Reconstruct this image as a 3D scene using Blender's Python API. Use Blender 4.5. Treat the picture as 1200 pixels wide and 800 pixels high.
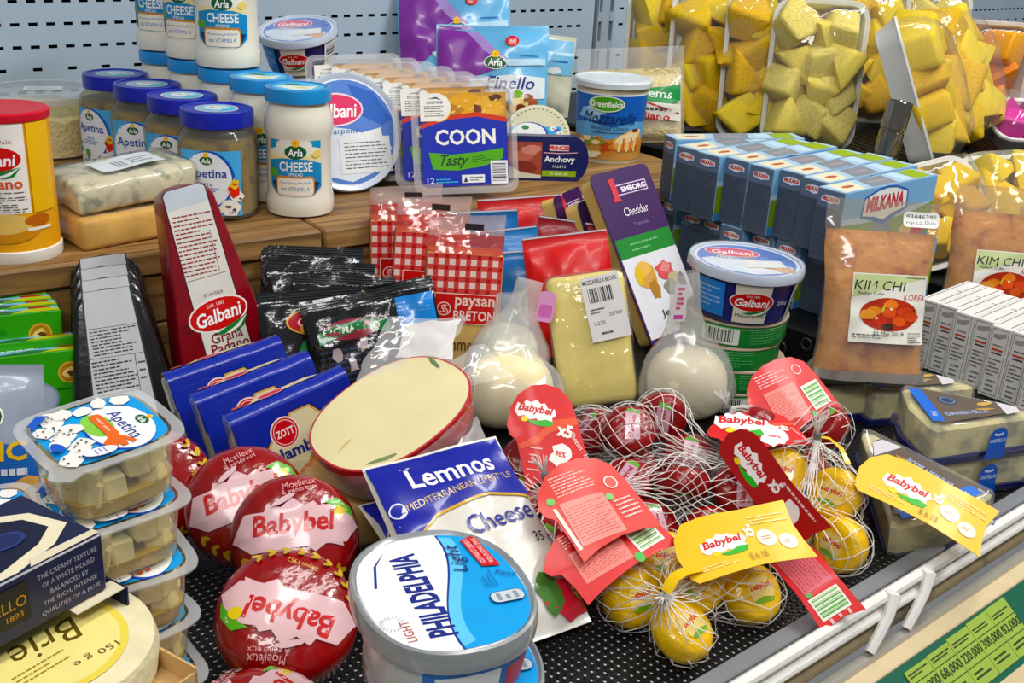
import bpy, bmesh, math, random
from mathutils import Vector, Matrix, noise
from mathutils.geometry import tessellate_polygon
from mathutils.bvhtree import BVHTree
for o in list(bpy.data.objects): bpy.data.objects.remove(o)
SC = bpy.context.scene
COL = SC.collection
PI = math.pi
def D(a): return math.radians(a)
def lin(h):
    h = h.lstrip('#'); r = []
    for i in (0, 2, 4):
        c = int(h[i:i+2], 16)/255
        r.append(c/12.92 if c <= .04045 else ((c+.055)/1.055)**2.4)
    return (r[0], r[1], r[2], 1)
# ------------------------------------------------------------------ camera
cam_d = bpy.data.cameras.new('camera'); cam = bpy.data.objects.new('camera', cam_d); COL.objects.link(cam)
cam_d.sensor_width = 36; cam_d.lens = 39; cam_d.clip_start = .02
RT, UP, FW = Vector((.764, -.643, .051)), Vector((.203, .315, .927)), Vector((.613, .698, -.371))
FW.normalize(); RT = (RT-FW*RT.dot(FW)).normalized(); UP = RT.cross(FW).normalized()
mw = Matrix((RT, UP, -FW)).transposed().to_4x4(); mw.translation = (0, 0, .44)
cam.matrix_world = mw
SC.camera = cam
# ------------------------------------------------------------------ light
w = bpy.data.worlds.new('shop'); SC.world = w; w.use_nodes = True
bg = w.node_tree.nodes['Background']; bg.inputs[0].default_value = (.93, .96, 1, 1); bg.inputs[1].default_value = .23
def area(name, loc, target, sx, sy, energy, col):
    d = bpy.data.lights.new(name, 'AREA'); d.shape = 'RECTANGLE'; d.size = sx; d.size_y = sy; d.energy = energy; d.color = col
    o = bpy.data.objects.new(name, d); COL.objects.link(o); o.location = loc
    o.rotation_euler = (Vector(target)-Vector(loc)).to_track_quat('-Z', 'Y').to_euler()
area('canopy_lamp', (.95, .42, 1.25), (.9, .62, 0), 2.2, .10, 13, (1, .97, .93))
area('ceiling_lamp', (1.9, -.5, 2.3), (1.1, .6, 0), 1.2, .35, 46, (1, .98, .95))
area('ceiling_lamp', (-1.1, -.9, 2.3), (.6, .6, 0), 1.4, .4, 36, (1, .98, .95))
vs = SC.view_settings
vs.view_transform = 'Standard'; vs.look = 'None'; vs.gamma = 1; vs.use_curve_mapping = False; vs.exposure = -.18
# ------------------------------------------------------------------ materials
_M = {}
def rich(h):
    c = lin(h); y = .25*c[0]+.6*c[1]+.15*c[2]
    return tuple(min(1, max(0, y+(x-y)*1.16)) for x in c[:3])+(1,)
def C(h, rough=.45, metal=0, coat=0, var=.05, scale=45, bump=0, bscale=None, spec=.4, sss=0, vor=None):
    k = (h, rough, metal, coat, var, scale, bump, bscale, spec, sss, vor)
    if k in _M: return _M[k]
    m = bpy.data.materials.new('paint_'+h.strip('#')); m.use_nodes = True
    n = m.node_tree.nodes; l = m.node_tree.links; b = n['Principled BSDF']
    b.inputs['Roughness'].default_value = rough; b.inputs['Metallic'].default_value = metal
    b.inputs['Coat Weight'].default_value = coat; b.inputs['Coat Roughness'].default_value = .08
    b.inputs['Specular IOR Level'].default_value = spec
    if sss:
        b.inputs['Subsurface Weight'].default_value = sss; b.inputs['Subsurface Radius'].default_value = (.004, .003, .0015)
    c = rich(h)
    tc = n.new('ShaderNodeTexCoord'); nz = n.new('ShaderNodeTexNoise'); nz.inputs['Scale'].default_value = scale; nz.inputs['Detail'].default_value = 3
    l.new(tc.outputs['Object'], nz.inputs['Vector'])
    rp = n.new('ShaderNodeValToRGB'); rp.color_ramp.elements[0].position = .3; rp.color_ramp.elements[1].position = .7
    if vor:
        rp.color_ramp.elements[0].color = rich(vor); rp.color_ramp.elements[1].color = c; rp.color_ramp.elements[0].position = .34; rp.color_ramp.elements[1].position = .5
    else:
        rp.color_ramp.elements[0].color = tuple(max(0, x*(1-var)) for x in c[:3])+(1,)
        rp.color_ramp.elements[1].color = tuple(min(1, x*(1+var)) for x in c[:3])+(1,)
    l.new(nz.outputs['Fac'], rp.inputs['Fac']); l.new(rp.outputs['Color'], b.inputs['Base Color'])
    if bump:
        n2 = n.new('ShaderNodeTexNoise'); n2.inputs['Scale'].default_value = bscale or scale; n2.inputs['Detail'].default_value = 4
        l.new(tc.outputs['Object'], n2.inputs['Vector'])
        bp = n.new('ShaderNodeBump'); bp.inputs['Strength'].default_value = bump; bp.inputs['Distance'].default_value = .004
        l.new(n2.outputs['Fac'], bp.inputs['Height']); l.new(bp.outputs['Normal'], b.inputs['Normal'])
        if coat: l.new(bp.outputs['Normal'], b.inputs['Coat Normal'])
    _M[k] = m
    return m
def film(tint='#ffffff', a=.06, rough=.12, bump=.25, scale=35, white='#ffffff'):
    k = ('film', tint, a, rough, bump, scale, white)
    if k in _M: return _M[k]
    m = bpy.data.materials.new('clear_plastic'); m.use_nodes = True
    n = m.node_tree.nodes; l = m.node_tree.links; b = n['Principled BSDF']; out = n['Material Output']
    b.inputs['Base Color'].default_value = lin(white); b.inputs['Roughness'].default_value = rough
    t = n.new('ShaderNodeBsdfTransparent'); t.inputs[0].default_value = lin(tint)
    gl = n.new('ShaderNodeBsdfGlossy'); gl.inputs['Roughness'].default_value = rough
    ge = n.new('ShaderNodeNewGeometry'); dp = n.new('ShaderNodeVectorMath'); dp.operation = 'DOT_PRODUCT'
    l.new(ge.outputs['Incoming'], dp.inputs[1]); l.new(ge.outputs['Normal'], dp.inputs[0])
    def mth(op, x, y=None):
        q = n.new('ShaderNodeMath'); q.operation = op; q.use_clamp = op == 'ADD'
        l.new(x, q.inputs[0])
        if y is not None: q.inputs[1].default_value = y
        return q.outputs[0]
    ab = mth('ABSOLUTE', dp.outputs['Value']); iv = n.new('ShaderNodeMath'); iv.operation = 'SUBTRACT'; iv.use_clamp = True; iv.inputs[0].default_value = 1; l.new(ab, iv.inputs[1])
    fres = mth('ADD', mth('MULTIPLY', mth('POWER', iv.outputs[0], 4), .6), .05)
    m1 = n.new('ShaderNodeMixShader'); m1.inputs[0].default_value = a; l.new(t.outputs[0], m1.inputs[1]); l.new(b.outputs[0], m1.inputs[2])
    m2 = n.new('ShaderNodeMixShader'); l.new(fres, m2.inputs[0]); l.new(m1.outputs[0], m2.inputs[1]); l.new(gl.outputs[0], m2.inputs[2])
    l.new(m2.outputs[0], out.inputs[0])
    if bump:
        tc = n.new('ShaderNodeTexCoord'); nz = n.new('ShaderNodeTexNoise'); nz.inputs['Scale'].default_value = scale; nz.inputs['Detail'].default_value = 2
        l.new(tc.outputs['Object'], nz.inputs['Vector'])
        bp = n.new('ShaderNodeBump'); bp.inputs['Strength'].default_value = bump; bp.inputs['Distance'].default_value = .006
        l.new(nz.outputs['Fac'], bp.inputs['Height']); l.new(bp.outputs['Normal'], b.inputs['Normal']); l.new(bp.outputs['Normal'], gl.inputs['Normal'])
    _M[k] = m
    return m
CLEAR = film(a=.03, rough=.06, bump=.12)
WRAP = film(a=.05, rough=.10, bump=.7, scale=45)
CLOUDY = film(tint='#f4f4f0', a=.30, rough=.22, bump=.15)
GLASS = film(tint='#f6fbf6', a=.05, rough=.03, bump=0)
def wood_mat():
    m = bpy.data.materials.new('wood_plank'); m.use_nodes = True
    n = m.node_tree.nodes; l = m.node_tree.links; b = n['Principled BSDF']; b.inputs['Roughness'].default_value = .6
    tc = n.new('ShaderNodeTexCoord'); mp = n.new('ShaderNodeMapping'); mp.inputs['Scale'].default_value = (3, 45, 45)
    oi = n.new('ShaderNodeObjectInfo'); ad = n.new('ShaderNodeVectorMath'); ad.operation = 'ADD'
    l.new(tc.outputs['Object'], mp.inputs['Vector']); l.new(mp.outputs[0], ad.inputs[0]); l.new(oi.outputs['Random'], ad.inputs[1])
    nz = n.new('ShaderNodeTexNoise'); nz.inputs['Scale'].default_value = 1.6; nz.inputs['Detail'].default_value = 6; nz.inputs['Distortion'].default_value = 1.2
    l.new(ad.outputs[0], nz.inputs['Vector'])
    rp = n.new('ShaderNodeValToRGB'); e = rp.color_ramp.elements
    e[0].position = .3; e[0].color = lin('#5a4022'); e[1].position = .72; e[1].color = lin('#a67e4a')
    x = e.new(.5); x.color = lin('#85612f')
    l.new(nz.outputs['Fac'], rp.inputs['Fac']); l.new(rp.outputs[0], b.inputs['Base Color'])
    bp = n.new('ShaderNodeBump'); bp.inputs['Strength'].default_value = .3; bp.inputs['Distance'].default_value = .002
    l.new(nz.outputs['Fac'], bp.inputs['Height']); l.new(bp.outputs[0], b.inputs['Normal'])
    return m
# ------------------------------------------------------------------ objects
def thing(name, label, cat, loc=(0, 0, 0), rot=(0, 0, 0), group=None):
    o = bpy.data.objects.new(name, None); COL.objects.link(o); o.empty_display_size = .02
    o.location = loc; o.rotation_euler = [D(a) for a in rot]
    o['label'] = label; o['category'] = cat
    if group: o['group'] = group
    return o
def tag(o, label, cat, group=None):
    o['label'] = label; o['category'] = cat
    if group: o['group'] = group
    return o
def put(o, loc, rot=(0, 0, 0)):
    o.location = loc; o.rotation_euler = [D(a) for a in rot]; return o
KIDS = {}
def copy_tree(o, label=None, loc=None, rot=None, parent=None):
    c = o.copy(); COL.objects.link(c); c.parent = parent
    if label: c['label'] = label
    if loc is not None: c.location = loc
    if rot is not None: c.rotation_euler = [D(a) for a in rot]
    for ch in KIDS.get(o.name, []): copy_tree(ch, parent=c)
    if parent is not None: KIDS.setdefault(parent.name, []).append(c)
    return c
def link(me, name, mats, parent=None, smooth=True, angle=35):
    me.name = name
    for m in mats: me.materials.append(m)
    if smooth:
        me.polygons.foreach_set('use_smooth', [True]*len(me.polygons))
        try: me.set_sharp_from_angle(angle=D(angle))
        except Exception: pass
    o = bpy.data.objects.new(name, me); COL.objects.link(o)
    if parent is not None:
        o.parent = parent; KIDS.setdefault(parent.name, []).append(o)
    return o
class G:
    def __init__(s): s.v = []; s.f = []; s.m = []
    def add(s, v, f, mat=0, xf=None):
        b = len(s.v)
        s.v += [tuple(xf @ Vector(p)) if xf else tuple(p) for p in v]
        s.f += [[i+b for i in q] for q in f]; s.m += [mat]*len(f)
        return s
    def box(s, x0, x1, y0, y1, z0, z1, bev=0, mat=0, xf=None, seg=1):
        bm = bmesh.new(); bmesh.ops.create_cube(bm, size=1)
        for p in bm.verts: p.co = ((x0+x1)/2+p.co.x*(x1-x0), (y0+y1)/2+p.co.y*(y1-y0), (z0+z1)/2+p.co.z*(z1-z0))
        if bev: bmesh.ops.bevel(bm, geom=bm.edges[:], offset=bev, segments=seg, affect='EDGES', profile=.5)
        bm.verts.index_update()
        s.add([p.co.copy() for p in bm.verts], [[p.index for p in f.verts] for f in bm.faces], mat, xf); bm.free()
        return s
    def loft(s, rings, mat=0, caps=(1, 1), closed=True, xf=None):
        n = len(rings[0]); v = [p for r in rings for p in r]; f = []
        for i in range(len(rings)-1):
            for j in range(n if closed else n-1):
                k = (j+1) % n
                f.append([i*n+j, i*n+k, (i+1)*n+k, (i+1)*n+j])
        if caps[0]: f.append(list(range(n))[::-1])
        if caps[1]: f.append([(len(rings)-1)*n+j for j in range(n)])
        return s.add(v, f, mat, xf)
    def lathe(s, prof, n=40, mat=0, caps=(1, 1), xf=None, e=2.0, sx=1, sy=1):
        return s.loft([ring(r*sx, r*sy, n, e, z) for r, z in prof], mat, caps, True, xf)
    def tube(s, path, r, n=6, mat=0, caps=(1, 1), closed=False):
        P = [Vector(p) for p in path]; rings = []; up = None
        for i, p in enumerate(P):
            t = (P[min(i+1, len(P)-1)]-P[max(i-1, 0)])
            if t.length < 1e-9: t = Vector((0, 0, 1))
            t.normalize()
            if up is None: up = Vector((0, 0, 1)) if abs(t.z) < .9 else Vector((1, 0, 0))
            a = t.cross(up)
            if a.length < 1e-6: a = t.cross(Vector((.3, .5, .8)))
            a.normalize(); b = a.cross(t); up = b
            rr = r[i] if isinstance(r, (list, tuple)) else r
            rings.append([p+(a*math.cos(2*PI*k/n)+b*math.sin(2*PI*k/n))*rr for k in range(n)])
        return s.loft(rings, mat, caps)
    def prism(s, pts, y0, y1, mat=0, xf=None):
        n = len(pts)
        v = [(x, y0, z) for x, z in pts]+[(x, y1, z) for x, z in pts]
        f = [list(range(n)), list(range(n, 2*n))[::-1]]+[[i, i+n, (i+1) % n+n, (i+1) % n] for i in range(n)]
        return s.add(v, f, mat, xf)
    def mesh(s):
        me = bpy.data.meshes.new('m'); me.from_pydata(s.v, [], s.f)
        me.polygons.foreach_set('material_index', s.m)
        bm = bmesh.new(); bm.from_mesh(me); bmesh.ops.recalc_face_normals(bm, faces=bm.faces[:]); bm.to_mesh(me); bm.free()
        return me
    def build(s, name, mats, parent=None, smooth=True, angle=35):
        return link(s.mesh(), name, mats if isinstance(mats, (list, tuple)) else [mats], parent, smooth, angle)
def ring(a, b, n, e, z, cx=0, cy=0):
    r = []
    for k in range(n):
        t = 2*PI*k/n; c, q = math.cos(t), math.sin(t)
        r.append((cx+a*math.copysign(abs(c)**(2/e), c), cy+b*math.copysign(abs(q)**(2/e), q), z))
    return r
def rpoly(w, h, r, n=5, cx=0, cy=0):
    """rounded rectangle outline centred on cx, cy"""
    o = []
    for sx, sy, a0 in ((1, 1, 0), (-1, 1, 90), (-1, -1, 180), (1, -1, 270)):
        for k in range(n+1):
            a = D(a0+90*k/n); o.append((cx+sx*(w/2-r)+r*math.cos(a), cy+sy*(h/2-r)+r*math.sin(a)))
    return o
# ------------------------------------------------------------------ print: flat colours and lettering laid on real surfaces
_T = {}
def glyphs(s, bold=0, spacing=1):
    k = (s, bold, spacing)
    if k in _T: return _T[k]
    c = bpy.data.curves.new('t', 'FONT'); c.body = s; c.resolution_u = 2; c.offset = bold; c.size = 1; c.space_character = spacing
    o = bpy.data.objects.new('t', c); COL.objects.link(o)
    dg = bpy.context.evaluated_depsgraph_get()
    me = bpy.data.meshes.new_from_object(o.evaluated_get(dg))
    v = [(p.co.x, p.co.y) for p in me.vertices]; f = [list(p.vertices) for p in me.polygons]
    bpy.data.objects.remove(o); bpy.data.curves.remove(c); bpy.data.meshes.remove(me)
    x0 = min(p[0] for p in v); x1 = max(p[0] for p in v); y0 = min(p[1] for p in v); y1 = max(p[1] for p in v)
    r = ([((x-(x0+x1)/2)/(x1-x0), (y-(y0+y1)/2)/(y1-y0)) for x, y in v], f, (x1-x0)/(y1-y0))
    _T[k] = r
    return r
class P:
    def __init__(s): s.e = []
    def raw(s, v, f, col): s.e.append((v, f, col)); return s
    def poly(s, pts, col):
        t = tessellate_polygon([[Vector((x, y, 0)) for x, y in pts]])
        return s.raw(list(pts), [list(q) for q in t], col)
    def rect(s, x0, y0, x1, y1, col): return s.raw([(x0, y0), (x1, y0), (x1, y1), (x0, y1)], [[0, 1, 2, 3]], col)
    def rr(s, cx, cy, w, h, r, col): return s.poly(rpoly(w, h, r, 4, cx, cy), col)
    def ell(s, cx, cy, rx, ry, col, rot=0, n=22):
        c, q = math.cos(D(rot)), math.sin(D(rot)); p = []
        for k in range(n):
            a = 2*PI*k/n; x, y = rx*math.cos(a), ry*math.sin(a); p.append((cx+x*c-y*q, cy+x*q+y*c))
        return s.raw(p, [list(range(n))], col)
    def blob(s, cx, cy, rx, ry, col, seed=0, jit=.25, n=11, rot=0):
        rd = random.Random(seed); c, q = math.cos(D(rot)), math.sin(D(rot)); p = []
        for k in range(n):
            a = 2*PI*k/n; j = 1+rd.uniform(-jit, jit); x, y = rx*math.cos(a)*j, ry*math.sin(a)*j; p.append((cx+x*c-y*q, cy+x*q+y*c))
        return s.poly(p, col)
    def txt(s, t, cx, cy, w, h, col, rot=0, shear=0, bold=0, arc=0):
        v, f, asp = glyphs(t, bold)
        if not w: w = asp*h
        if not h: h = w/asp
        c, q = math.cos(D(rot)), math.sin(D(rot)); o = []
        for x, y in v:
            x, y = x*w+y*h*shear, y*h
            y -= arc*(x/w*2)**2 if arc else 0
            o.append((cx+x*c-y*q, cy+x*q+y*c))
        return s.raw(o, f, col)
    def lines(s, x0, y0, x1, y1, n, col, seed=0, fill=.55, rot=0):
        """rows of unreadably small print"""
        rd = random.Random(seed); v = []; f = []; cx, cy = (x0+x1)/2, (y0+y1)/2; c, q = math.cos(D(rot)), math.sin(D(rot)); lh = (y1-y0)/n
        for i in range(n):
            y = y1-(i+.5)*lh; x = x0; e = x1-(x1-x0)*rd.choice((0, 0, .05, .15, .35))
            while x < e:
                wl = min((x1-x0)*rd.uniform(.05, .16), e-x); b = len(v)
                for px, py in ((x, y-lh*fill/2), (x+wl, y-lh*fill/2), (x+wl, y+lh*fill/2), (x, y+lh*fill/2)):
                    dx, dy = px-cx, py-cy; v.append((cx+dx*c-dy*q, cy+dx*q+dy*c))
                f.append([b, b+1, b+2, b+3]); x += wl+(x1-x0)*.025
        return s.raw(v, f, col)
    def bars(s, x0, y0, x1, y1, col, n=18, seed=1, vert=True):
        rd = random.Random(seed); v = []; f = []; L = (x1-x0) if vert else (y1-y0); p = 0; ws = [rd.choice((1, 1, 2, 3)) for _ in range(n*2)]; k = L/sum(ws)
        for i, wd in enumerate(ws):
            if i % 2 == 0:
                b = len(v)
                v += [(x0+p*k, y0), (x0+(p+wd)*k, y0), (x0+(p+wd)*k, y1), (x0+p*k, y1)] if vert else [(x0, y0+p*k), (x1, y0+p*k), (x1, y0+(p+wd)*k), (x0, y0+(p+wd)*k)]
                f.append([b, b+1, b+2, b+3])
            p += wd
        return s.raw(v, f, col)
    def merge(s, other, cx=0, cy=0, k=1, rot=0, ky=None):
        c, q = math.cos(D(rot)), math.sin(D(rot)); ky = ky or k
        for v, f, col in other.e: s.raw([(cx+x*k*c-y*ky*q, cy+x*k*q+y*ky*c) for x, y in v], f, col)
        return s
    def apply(s, name, fn, parent, cell=0, base=.0003, step=.00004, rough=.4, coat=0, bump=0, mats=None):
        bm = bmesh.new(); L = bm.verts.layers.float.new('o'); cols = []; bb = [1e9, -1e9, 1e9, -1e9]
        for k, (v, f, col) in enumerate(s.e):
            if col not in cols: cols.append(col)
            bv = []
            for x, y in v:
                p = bm.verts.new((x, y, 0)); p[L] = base+k*step; bv.append(p)
                bb = [min(bb[0], x), max(bb[1], x), min(bb[2], y), max(bb[3], y)]
            for q in f:
                try:
                    fc = bm.faces.new([bv[i] for i in q]); fc.material_index = cols.index(col)
                except ValueError: pass
        if cell:
            for ax in (0, 1):
                lo, hi = bb[2*ax], bb[2*ax+1]; n = int((hi-lo)/cell)
                for i in range(1, n+1):
                    co = [0, 0, 0]; co[ax] = lo+i*(hi-lo)/(n+1); no = [0, 0, 0]; no[ax] = 1
                    bmesh.ops.bisect_plane(bm, geom=bm.verts[:]+bm.edges[:]+bm.faces[:], plane_co=co, plane_no=no)
        for p in bm.verts: p.co = fn(p.co.x, p.co.y, p[L])
        me = bpy.data.meshes.new(name); bm.to_mesh(me); bm.free()
        ms = [(mats or {}).get(c) or (c if not isinstance(c, str) else C(c, rough, coat=coat, bump=bump, bscale=90)) for c in cols]
        return link(me, name, ms, parent, smooth=bool(cell), angle=60)
# surfaces for print
def face_front(y=0, z0=0): return lambda x, z, o: Vector((x, y-o, z+z0))
def face_top(z): return lambda x, y, o: Vector((x, y, z+o))
def face_left(x): return lambda u, z, o: Vector((x-o, -u, z))
def face_right(x): return lambda u, z, o: Vector((x+o, u, z))
def face_cyl(r, a0=0, r2=None, z2=1):
    def fn(x, z, o):
        rr = r+((r2-r)*z/z2 if r2 else 0); a = x/r+D(a0); return Vector(((rr+o)*math.sin(a), -(rr+o)*math.cos(a), z))
    return fn
def drape(me, origin, ux, uy, d, lift=0):
    """print pressed onto a lumpy surface: each point falls along d on to the mesh"""
    bv = BVHTree.FromPolygons([p.co.copy() for p in me.vertices], [list(p.vertices) for p in me.polygons])
    origin, ux, uy, d = Vector(origin), Vector(ux).normalized(), Vector(uy).normalized(), Vector(d).normalized()
    def fn(x, y, o):
        st = origin+ux*x+uy*y
        h, nn, i, dist = bv.ray_cast(st, d)
        if h is None:
            h, nn, i, dist = bv.find_nearest(st)
        if nn.dot(d) > 0: nn = -nn
        return h+nn*(o+lift)
    return fn
class Pouch:
    def __init__(s, w, h, t, top=.1, bot=.06, stand=False, wr=.0015, seed=0, bend=0, p=3, f=None, ws=30, side=.0, q=.55):
        s.w, s.h, s.t, s.top, s.bot, s.stand, s.wr, s.seed, s.bend, s.p, s.wf, s.ws, s.side, s.q = w, h, t, top, bot, stand, wr, seed, bend, p, f or (lambda v: 1), ws, side, q
    def prof(s, v):
        if v >= 1-s.top: return 0
        if s.stand:
            x = v/(1-s.top); return max(0, 1-x**2.4)**.75
        if v <= s.bot: return 0
        x = (v-s.bot)/(1-s.top-s.bot); return max(0, 4*x*(1-x))**s.q
    def S(s, u, v, front=1, o=0):
        v = min(max(v, 0), 1); u = min(max(u, -1), 1); x = u*s.w/2*s.wf(v); z = v*s.h
        uu = min(1, abs(u)/(1-s.side)); T = max(0, 1-uu**s.p)**.5*s.prof(v)*s.t/2
        k = noise.noise(Vector((x*s.ws, z*s.ws, s.seed*7.3+front*3)))+.6*noise.noise(Vector((x*s.ws*2.3, z*s.ws*2.3, s.seed*3.1+front)))
        c = s.wr*noise.noise(Vector((x*s.ws*.6, z*s.ws*.6, s.seed*5.7)))
        y = -front*(T+s.wr*k*min(1, T/(s.t*.12+1e-6)))+c+s.bend*math.sin(v*PI)
        return Vector((x, y-front*(o+.00012), z))
    def mesh(s, nu=22, nv=28):
        g = G()
        for fr in (1, -1):
            v = [s.S(-1+2*i/nu, j/nv, fr) for j in range(nv+1) for i in range(nu+1)]
            f = [[j*(nu+1)+i, j*(nu+1)+i+1, (j+1)*(nu+1)+i+1, (j+1)*(nu+1)+i] for j in range(nv) for i in range(nu)]
            if fr < 0: f = [q[::-1] for q in f]
            g.add(v, f)
        me = bpy.data.meshes.new('m'); me.from_pydata(g.v, [], g.f); return me
    def build(s, name, mat, parent, nu=22, nv=28): return link(s.mesh(nu, nv), name, [mat], parent, True, 80)
    def fn(s, front=1): return lambda x, y, o: s.S(2*x/(s.w*s.wf(min(max(y/s.h, 0), 1))), y/s.h, front, o+.0007)
# ------------------------------------------------------------------ repeated marks
def arla(flower=True):
    p = P(); p.ell(0, 0, .5, .3, '#f4f4ee'); p.ell(0, 0, .47, .27, '#0d5a33'); p.txt('Arla', 0, -.01, .62, .3, '#ffffff', bold=.02, shear=.1)
    if flower:
        for a in range(5): p.ell(.0+.09*math.cos(D(90+72*a)), .36+.09*math.sin(D(90+72*a)), .085, .085, '#f0c03a', n=10)
        p.ell(0, .36, .05, .05, '#d98a1c', n=8)
    return p
def galbani():
    p = P(); p.ell(0, 0, .53, .29, '#f2e9e2'); p.ell(0, 0, .5, .26, '#c3121f'); p.txt('Galbani', 0, -.02, .8, .24, '#ffffff', shear=.15, bold=.02)
    p.txt('DAL 1882', 0, .17, .3, .06, '#f6dcd6')
    p.poly([(-.2, -.33), (.1, -.25), (.45, -.17), (.2, -.3), (.0, -.36)], '#1d7a3c'); p.poly([(-.02, -.37), (.25, -.29), (.47, -.16), (.3, -.33), (.12, -.38)], '#f4f4ee'); p.poly([(.12, -.38), (.3, -.32), (.48, -.15), (.36, -.34), (.25, -.38)], '#1d7a3c')
    return p
def splash(col='#f7f4f2', pink=False):
    p = P(); p.poly([(-.5, -.06), (-.46, .16), (-.34, .1), (-.27, .24), (-.13, .2), (-.02, .3), (.1, .2), (.2, .24), (.3, .12), (.46, .14), (.52, -.02), (.44, -.1), (.47, -.24), (.3, -.2), (.18, -.28), (.06, -.18), (-.1, -.24), (-.24, -.15), (-.38, -.2)], col)
    return p
def babybel(base='#f5f0ee', swoosh=True):
    p = splash(base); p.txt('Babybel', 0, .03, .82, .26, '#c4141f', shear=.18, bold=.035)
    if swoosh: p.poly([(-.16, -.26), (.08, -.24), (.3, -.17), (.5, -.2), (.44, -.32), (.24, -.36), (.0, -.34)], '#3fae3a'); p.ell(-.22, -.24, .09, .07, '#f2d231')
    return p
def gal_lid(r):
    """blue dairy lid print of radius r"""
    p = P(); p.ell(0, 0, r, r, '#e8eef6', n=40); p.ell(0, 0, r*.95, r*.95, '#5f83c9', n=40)
    p.poly([(-.9*r, -.1*r), (-.5*r, .15*r), (.1*r, .05*r), (.7*r, -.2*r), (.86*r, -.32*r), (.55*r, -.72*r), (0, -.9*r), (-.55*r, -.74*r), (-.85*r, -.35*r)], '#dfe8f3')
    p.poly([(.1*r, .88*r), (.6*r, .7*r), (.9*r, .2*r), (.7*r, .1*r), (.3*r, .3*r)], '#3d66b8')
    p.blob(.5*r, -.3*r, .3*r, .22*r, '#b98a86', 4); p.blob(.62*r, -.5*r, .2*r, .16*r, '#d9b089', 5); p.blob(.12*r, -.2*r, .09*r, .07*r, '#d2405e', 6); p.blob(.26*r, -.14*r, .1*r, .06*r, '#6a9a3c', 7)
    g = galbani(); q = P(); q.ell(0, 0, .53, .29, '#efd9df'); q.ell(0, 0, .5, .26, '#d6476b'); q.txt('Galbani', 0, -.02, .8, .24, '#ffffff', shear=.15, bold=.02)
    p.merge(q, -.2*r, .42*r, 1.05*r)
    p.txt('Mascarpone', -.2*r, .02*r, .85*r, .13*r, '#44639f', shear=.2)
    p.poly([(-.1*r, -.52*r), (.72*r, -.36*r), (.66*r, .06*r), (-.02*r, -.08*r)], '#e9ebea')
    return p
# ------------------------------------------------------------------ the case: back wall, shelf, wooden step
def slotted_panel(name, x0, x1, z0, z1, y, parent=None):
    px, pz, sw, sh = .0222, .0282, .0115, .0042
    xs = [x0]; zs = [z0]
    n = int((x1-x0-.016)/px); m = int((z1-z0-.01)/pz)
    for i in range(n): a = x0+.014+i*px; xs += [a, a+sw]
    for j in range(m): a = z0+.012+j*pz; zs += [a, a+sh]
    xs.append(x1); zs.append(z1)
    v = [(x, y, z) for z in zs for x in xs]; W = len(xs); f = []
    for j in range(len(zs)-1):
        for i in range(W-1):
            row = j//2
            if j % 2 == 1 and i % 2 == 1 and not (row % 4 == 2 and (i//2) % 2 == 0): continue
            f.append([j*W+i, j*W+i+1, (j+1)*W+i+1, (j+1)*W+i])
    g = G(); g.add(v, f); return g.build(name, C('#a9bac8', .45, var=.07, scale=5), parent, False)
wall = slotted_panel('wall_back', -.45, 1.472, .02, .70, 1.5); wall['kind'] = 'structure'
G().box(-.5, 3.75, 1.512, 1.53, 0, .72).build('backing', C('#0b0e12', .9), wall, False)
slotted_panel('slotted_panel', 1.523, 3.7, .02, .70, 1.5, wall)
g = G()
for x in (1.477, 1.5155): g.box(x, x+.0022, 1.494, 1.51, .02, .70)
g.box(1.4875, 1.5075, 1.494, 1.506, .02, .70, .001)
for i in range(13):
    z = .03+i*.052
    g.box(1.4792, 1.4875, 1.494, 1.506, z, z+.017); g.box(1.5075, 1.5155, 1.494, 1.506, z, z+.017)
g.build('slotted_upright', C('#a9b6c2', .4, metal=.2), wall, False)
# shelf with deck, mat, lip
shelf = thing('display_shelf', 'long chilled display shelf lined with black perforated rubber matting', 'shelf')
G().box(-.5, 2.6, .318, 1.49, -.02, -.0022).build('deck', C('#dfe2e2', .4), shelf, False)
def matgrid(x0, x1, y0, y1, pitch=.0058, hole=.0029, top=-.0006, th=.0016):
    nx, ny = int((x1-x0)/pitch), int((y1-y0)/pitch); v = []; f = []; idx = {}
    def vid(i, j, z):
        k = (i, j, z)
        if k not in idx:
            bx, mx = divmod(i, 2); by, my = divmod(j, 2); off = pitch/2 if False else 0
            x = x0+bx*pitch+(hole if mx else 0); y = y0+by*pitch+(hole if my else 0)
            idx[k] = len(v); v.append((x, y, z))
        return idx[k]
    for i in range(2*nx):
        for j in range(2*ny):
            if i % 2 == 0 and j % 2 == 0:
                a = [vid(i, j, top), vid(i+1, j, top), vid(i+1, j+1, top), vid(i, j+1, top)]; b = [vid(i, j, top-th), vid(i+1, j, top-th), vid(i+1, j+1, top-th), vid(i, j+1, top-th)]
                for k in range(4): f.append([a[k], a[(k+1) % 4], b[(k+1) % 4], b[k]])
                continue
            f.append([vid(i, j, top), vid(i+1, j, top), vid(i+1, j+1, top), vid(i, j+1, top)])
    return v, f
RUB = C('#101112', .38, var=.3, bump=.3, bscale=300)
g = G(); g.add(*matgrid(.05, 1.12, .335, .62)); o = g.build('mat', RUB, shelf, False); o['kind'] = 'stuff'
G().box(-.45, .05, .335, .95, -.0022, -.0006).box(.05, 2.5, .62, .95, -.0022, -.0006).box(1.12, 2.5, .335, .62, -.0022, -.0006).build('mat_rear', RUB, shelf, False)
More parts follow.
